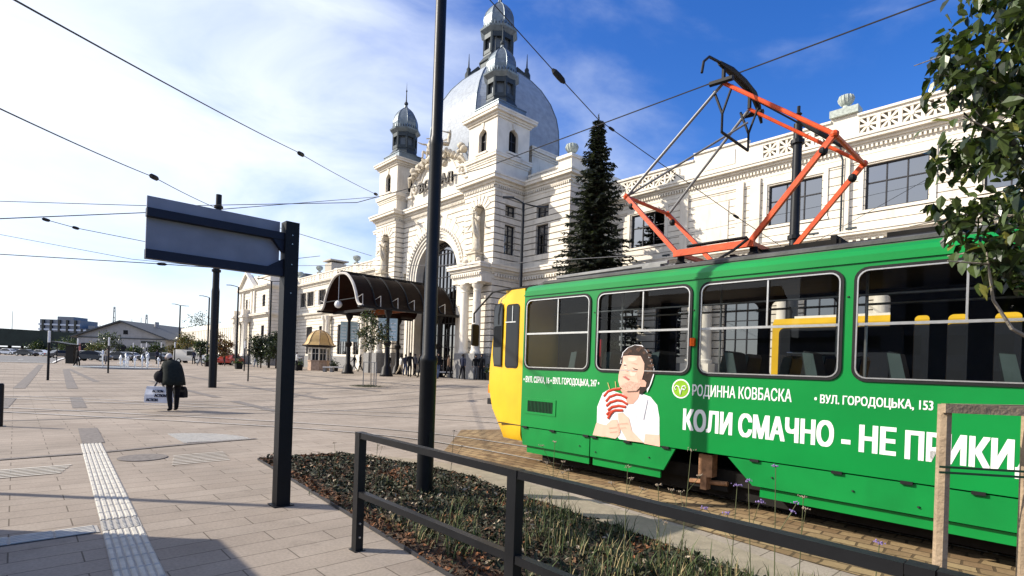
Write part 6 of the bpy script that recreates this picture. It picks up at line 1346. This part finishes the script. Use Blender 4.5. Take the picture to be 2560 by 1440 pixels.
# fir: whorled drooping branches with needle sprays
random.seed(51)
t = thing('fir_tree', 'tall dark fir growing against the station wing', 'tree', (28.3, 23.2, .65)); Hf = 17.9
m = MB(); m.tube([(0, 0, 0), (.03, 0, 8), (0, 0, Hf)], [.26, .16, .02], 10); obj('trunk', m, M_barkd, t)
m = MB(); br = MB(); z = 1.6
while z < Hf-.15:
    f = 1-z/Hf; r = 4.1*f**.85*random.uniform(.85, 1.1)+.10; nb = int(8+7*f); a0 = random.uniform(0, 6.3)
    for k in range(nb):
        a = a0+2*pi*k/nb+random.gauss(0, .15); l = r*random.uniform(.5, 1.18); d = Vector((cos(a), sin(a), 0)); b = Vector((0, 0, z)); dr_ = -.30*l+.12; pts = [b, b+d*l*.5+Vector((0, 0, dr_*.55)), b+d*l+Vector((0, 0, dr_*.7+.06))]
        ns = max(4, int(l*13))
        for i in range(ns):
            u = (i+.6)/ns; c = pts[0].lerp(pts[1], u*2) if u < .5 else pts[1].lerp(pts[2], u*2-1); s = Vector((-d.y, d.x, 0))
            for sg in (-1, 1, 0):
                ln = (.34*(1.1-u*.6)+.08)*random.uniform(.7, 1.2); e = c+(s*sg*.9+d*.7).normalized()*ln*(1 if sg else .8)+Vector((0, 0, random.gauss(-.09, .07))); q = (e-c).cross(Vector((random.gauss(0, .5), random.gauss(0, .5), 1)))*1.0; q = q.normalized()*.055
                m.mi = 0 if random.random() < .7 else 1; m.add([c-q*.6, c+q*.6, c.lerp(e, .6)+q+Vector((0, 0, .02)), e, c.lerp(e, .6)-q], [(0, 1, 2, 3, 4)])
    z += .27+.12*f
for i in range(20): a = random.uniform(0, 6); m.add([(0, 0, Hf-.5+i*.03), (.07*cos(a), .07*sin(a), Hf-.35+i*.03), (.02*cos(a), .02*sin(a), Hf-.3+i*.03)], [(0, 1, 2)])
obj('crown', m, [leafmat('fir needles dark', (.013,.018,.012), .6), leafmat('fir needles', (.036,.046,.026), .6)], t, recalc=False)
# ------------------------------------------------------------------ background buildings
t = thing('market_hall', 'low grey gabled hall with an arched door beyond the car park', 'hall', at(305, 120, 905)); a = Vector((10.2, 153.4, 0)); b = Vector((24.5, 140.2, 0)); u = (b-a).normalized(); nrm = Vector((u.y, -u.x, 0)); nrm = -nrm if nrm.dot(FW) < 0 else nrm; Lh = (b-a).length
hf = lambda s, z, d: tuple(a+u*s-nrm*d+Vector((0, 0, z))); M_pl = mat('grey plaster', (.34,.33,.32), .85, 0, .12, .8, stain=.3)
m = MB(); m.prism([(0, .3), (Lh, .3), (Lh, 5.4), (Lh/2, 8.7), (0, 5.4)], hf, -35, 0); obj('wall', m, M_pl, t, world=True)
m = MB()
for s in (0, 1): x0_, x1_ = (Lh/2, -1.2) if s == 0 else (Lh/2, Lh+1.2); m.prism([(x0_, 8.75), (x1_, 4.95), (x1_, 5.2), (x0_, 9.05)], hf, -35.5, .9)
m.prism([(0, 5.0), (Lh, 5.0), (Lh, 5.25), (0, 5.25)], hf, 0, .12); obj('roof', m, mat('dark roof sheet', (.07,.075,.08), .6), t, world=True)
def hpan(nm, pts, mm, d=.06): q = MB(); q.prism(pts, hf, -.02, d); obj(nm, q, mm, t, world=True)
hpan('door', [(Lh*.5-1.1, .6), (Lh*.5+1.1, .6), (Lh*.5+1.1, 3.2), (Lh*.5+.6, 3.7), (Lh*.5-.6, 3.7), (Lh*.5-1.1, 3.2)], M_dark); hpan('window', [(Lh*.5+.3, 6.0), (Lh*.5+1.3, 6.0), (Lh*.5+1.3, 6.9), (Lh*.5+.3, 6.9)], M_dark); hpan('window', [(Lh*.8, 1.6), (Lh*.8+.8, 1.6), (Lh*.8+.8, 3), (Lh*.8, 3)], M_dark); hpan('sign', [(Lh*.72, 4.2), (Lh*.9, 4.2), (Lh*.9, 4.65), (Lh*.72, 4.65)], M_cg); hpan('door', [(.8, .6), (2.8, .6), (2.8, 3.8), (.8, 3.8)], M_dark); hpan('banner', [(.3, .8), (.7, .8), (.7, 3.6), (.3, 3.6)], A_lip)
m = MB(); c = Vector(hf(Lh*.62, 0, -8)); m.box(c.x-.4, c.x+.4, c.y-.4, c.y+.4, 7.2, 9.4); obj('chimney', m, M_pl, t, world=True)
t = thing('white_hall', 'long white wall with narrow vertical slits beyond the pavilion', 'building', (30, 128, .65)); m = MB(); m.box(30.3, 46, 103, 152, .3, 8.2); obj('wall', m, M_dark, t, world=True); m = MB()
for i in range(36): y = 103+i*1.36; m.box(29.8, 30.3, y, y+.98, .3, 7.3)
m.box(29.75, 30.4, 102.9, 152.1, 7.3, 8.3); m.box(29.7, 30.35, 102.9, 152.1, .3, 1.6); obj('fins', m, M_st2, t, world=True)
t = thing('platform_shed', 'long dark green shed roof over a grey wall at the far left', 'shed', at(60, 150, 880)); c0 = FW*150+RR*(-1500/F*150); c1 = FW*150+RR*(-1075/F*150); c0.z = c1.z = 0
d_ = (c1-c0).normalized(); nn = Vector((-d_.y, d_.x, 0)); nn = -nn if nn.dot(FW) < 0 else nn; sf = lambda s, z, d: tuple(c0+d_*s+nn*d+Vector((0, 0, z))); Ls = (c1-c0).length
m = MB(); m.prism([(0, 2.9), (Ls, 2.9), (Ls, 6.6), (Ls-1, 7.0), (0, 8.2)], sf, 0, 14); obj('roof', m, mat('dark green sheet', (.018,.028,.025), .7, 0, .3, .4), t, world=True)
m = MB(); m.prism([(-10, .4), (Ls+4, .4), (Ls+4, 2.5), (-10, 2.5)], sf, 3, 3.4); obj('wall', m, mat('pale grey wall', (.30,.32,.33), .85, 0, .15, .5), t, world=True)
m = MB()
for i in range(14): s = i*Ls/13; m.prism([(s, .4), (s+.5, .4), (s+.5, 2.9), (s, 2.9)], sf, 1, 1.5)
obj('pillar', m, M_canm, t, world=True)
M_ap = mat('blue grey facade', (.20,.215,.24), .6, 0, .15, .3); M_apw = mat('light balcony band', (.50,.54,.60), .7, 0, .1, .3)
def apart(px0, px1, w, top, lb, steps):
    c = at((px0+px1)/2, w, 880); t = thing('apartment_block', lb, 'apartment block', c, atan2(RR.y, RR.x), 'apartment blocks on the skyline'); wd = (px1-px0)/F*w; m = MB(); m.box(-wd/2, wd/2, 0, 14, -2, top); m.box(-wd*.1, wd*.3, 1, 12, top, top+2); obj('wall', m, M_ap, t); m = MB(); k = int(top/3)
    for i in range(k): m.box(-wd/2-.3, wd/2+.3, -.7, -.02, i*3+1.9, i*3+2.9)
    obj('balcony', m, M_apw, t); m = MB()
    for i in range(steps): x = -wd/2+(i+.5)*wd/steps; m.box(x-.7, x+.7, -.8, -.01, 0, top-.2)
    obj('window', m, M_cg, t)
apart(97, 198, 330, 20.5, 'blue grey apartment block with light bands on the left skyline', 5); apart(198, 240, 330, 15.5, 'lower apartment block right of the taller one', 3)
def mast(px_, w, h, lb, lat=True):
    p = at(px_, w, 880); t = thing('radio_mast' if lat else 'flag_pole', lb, 'mast', p, 0, 'masts on the skyline'); m = MB(); r = .9 if lat else .12
    if lat:
        for k in range(3): a = k*2.1; m.tube([(r*cos(a), r*sin(a), 0), (r*.25*cos(a), r*.25*sin(a), h)], .12, 4)
        for i in range(16):
            z0_, z1_ = h*i/16, h*(i+1)/16; k = i % 3; a, b_ = k*2.1, (k+1)*2.1; s0, s1 = 1-.75*i/16, 1-.75*(i+1)/16; m.tube([(r*s0*cos(a), r*s0*sin(a), z0_), (r*s1*cos(b_), r*s1*sin(b_), z1_)], .08, 4)
    else: m.tube([(0, 0, 0), (0, 0, h)], [.16, .07], 6)
    obj('lattice' if lat else 'pole', m, M_gt, t)
mast(282, 200, 18.3, 'lattice mast behind the hall ridge'); mast(363, 200, 15.8, 'lattice mast right of the hall roof'); mast(350, 170, 12.6, 'thin pole right of the hall chimney', False); mast(28, 200, 15.5, 'thin pole at the far left skyline', False); mast(327, 170, 12, 'thin pole above the hall ridge', False)
for i, (y, w_, h, lb) in enumerate(((-42, 22, 13, 'plain grey town house at the right end of the row across the square'), (-17, 24, 10.5, 'low plain town house across the square behind the viewer'), (9, 20, 14, 'tallest plain town house across the square'), (31, 18, 9, 'lowest plain town house across the square'))):
    t = thing('town_house', lb, 'house', (-46, y, 0), 0, 'town houses across the square'); m = MB(); m.box(-7, 0, -w_/2, w_/2, 0, h); obj('wall', m, M_pl, t); m = MB(); m.prism([(.4, h), (-7.4, h), (-3.5, h+2.6)], lambda u, v, d: (u, d, v), -w_/2, w_/2); obj('roof', m, mat('brown roof', (.12,.06,.04), .8), t)
    for k in range(int(w_/3)):
        for z in range(1, int(h), 3): m = MB(); m.box(-.02, .03, -w_/2+1+k*3, -w_/2+2.2+k*3, z, z+1.7); obj('window', m, M_cg, t)
# ------------------------------------------------------------------ overhead wires
M_wire = mat('wire', (.03,.03,.032), .6)
def pt3(px_, py_, w): v = ray(px_, py_)*w; return Vector((v.x, v.y, v.z+CH))
def wire(pts, r, label, sag=.0, ins=None, mm=None):
    P_ = []
    for (a, b) in zip(pts, pts[1:]):
        for k in range(10): q = k/10; P_.append(a.lerp(b, q)-Vector((0, 0, sag*4*q*(1-q))))
    P_.append(pts[-1]); c = P_[0]; t = thing('overhead_wire', label, 'wire', c, 0, 'overhead tram wires'); m = MB(); m.tube(P_, r, 5); obj('cable', m, mm or M_wire, t, world=True)
    for q, s in ins or ():
        n = len(P_)-1; i = min(n-1, int(q*n)); a = P_[i].lerp(P_[i+1], q*n-i); d = (P_[i+1]-P_[i]).normalized(); m = MB(); m.tube([a-d*.16*s, a-d*.1*s, a, a+d*.1*s, a+d*.16*s], [.02*s, .05*s, .055*s, .05*s, .02*s], 8); obj('insulator', m, M_blk, t, world=True)
    return t
lw = Vector((26.35, 49.3, 14.2))
wire([pt3(-160, -110, 9), pt3(740, 378, 34), pt3(945, 488, 51)], .022, 'long span wire from the upper left down to the left turret', .1, [(.52, 2.6), (.98, 2.5)])
wire([pt3(-120, 215, 9), pt3(385, 443, 22), pt3(545, 522, 29)], .016, 'span wire descending from the left edge to the plaza pole', .05, [(.5, 2)])
wire([pt3(-100, 551, 20), pt3(545, 524, 29), pt3(945, 492, 51)], .022, 'nearly level wire through the plaza pole to the left turret')
wire([pt3(110, 548, 24), pt3(190, 570, 26), pt3(545, 640, 29), pt3(700, 668, 36)], .016, 'short hanger wire over the car park', 0, [(.02, 1.4), (.33, 1.4)])
wire([pt3(-60, 575, 30), pt3(330, 648, 29), pt3(535, 668, 29), pt3(660, 676, 40)], .014, 'thin lower wire sloping past the sign board')
wire([pt3(-60, 632, 26), pt3(355, 657, 27), pt3(535, 669, 29), pt3(800, 640, 46)], .022, 'lowest wire from the left edge to the plaza pole', 0, [(.42, 1.4)])
wire([pt3(545, 524, 29), pt3(740, 582, 38), pt3(930, 640, 50)], .02, 'wire from the plaza pole down behind the sign post')
wire([pt3(1180, -50, 20), pt3(1405, 200, 21), pt3(1497, 300, 25), pt3(1835, 538, 30), pt3(1960, 620, 31)], .02, 'wire descending past the fir tip to the wing wall', 0, [(.24, 2.2), (.52, 1.2), (.76, 1.4)])
u_ = Vector((-sin(.0185), cos(.0185), 0)); nvec = Vector((cos(.0185), sin(.0185), 0)); cw = lambda t_: Vector((cos(-.0185), .0185, 0))*7.5+Vector((sin(-.0185), cos(-.0185), 0))*t_+Vector((0, 0, 5.92))
wire([cw(-9), cw(3.5), cw(9), cw(13.5)+Vector((-.6, 0, 0))], .010, 'contact wire running over the pantograph bow')
wire([cw(13.5)+Vector((-.6, 0, 0)), Vector((3.0, 18.5, 5.95)), Vector((-6, 27, 5.95))], .010, 'contact wire curving away over the plaza')
wire([pt3(560, 664, 29), pt3(960, 664, 24), pt3(1210, 662, 22), pt3(1690, 632, 18), pt3(1976, 600, 17)], .013, 'pale lower wire crossing in front of the station portal', 0, None, M_gt)
wire([pt3(1640, 728, 18), pt3(1976, 640, 17), pt3(2350, 430, 16), pt3(2700, 260, 15)], .008, 'fine wire crossing before the wing windows')
wire([pt3(1640, 600, 24), pt3(2100, 505, 22), pt3(2360, 448, 21), pt3(2700, 380, 20)], .008, 'fine nearly level wire along the wing facade')
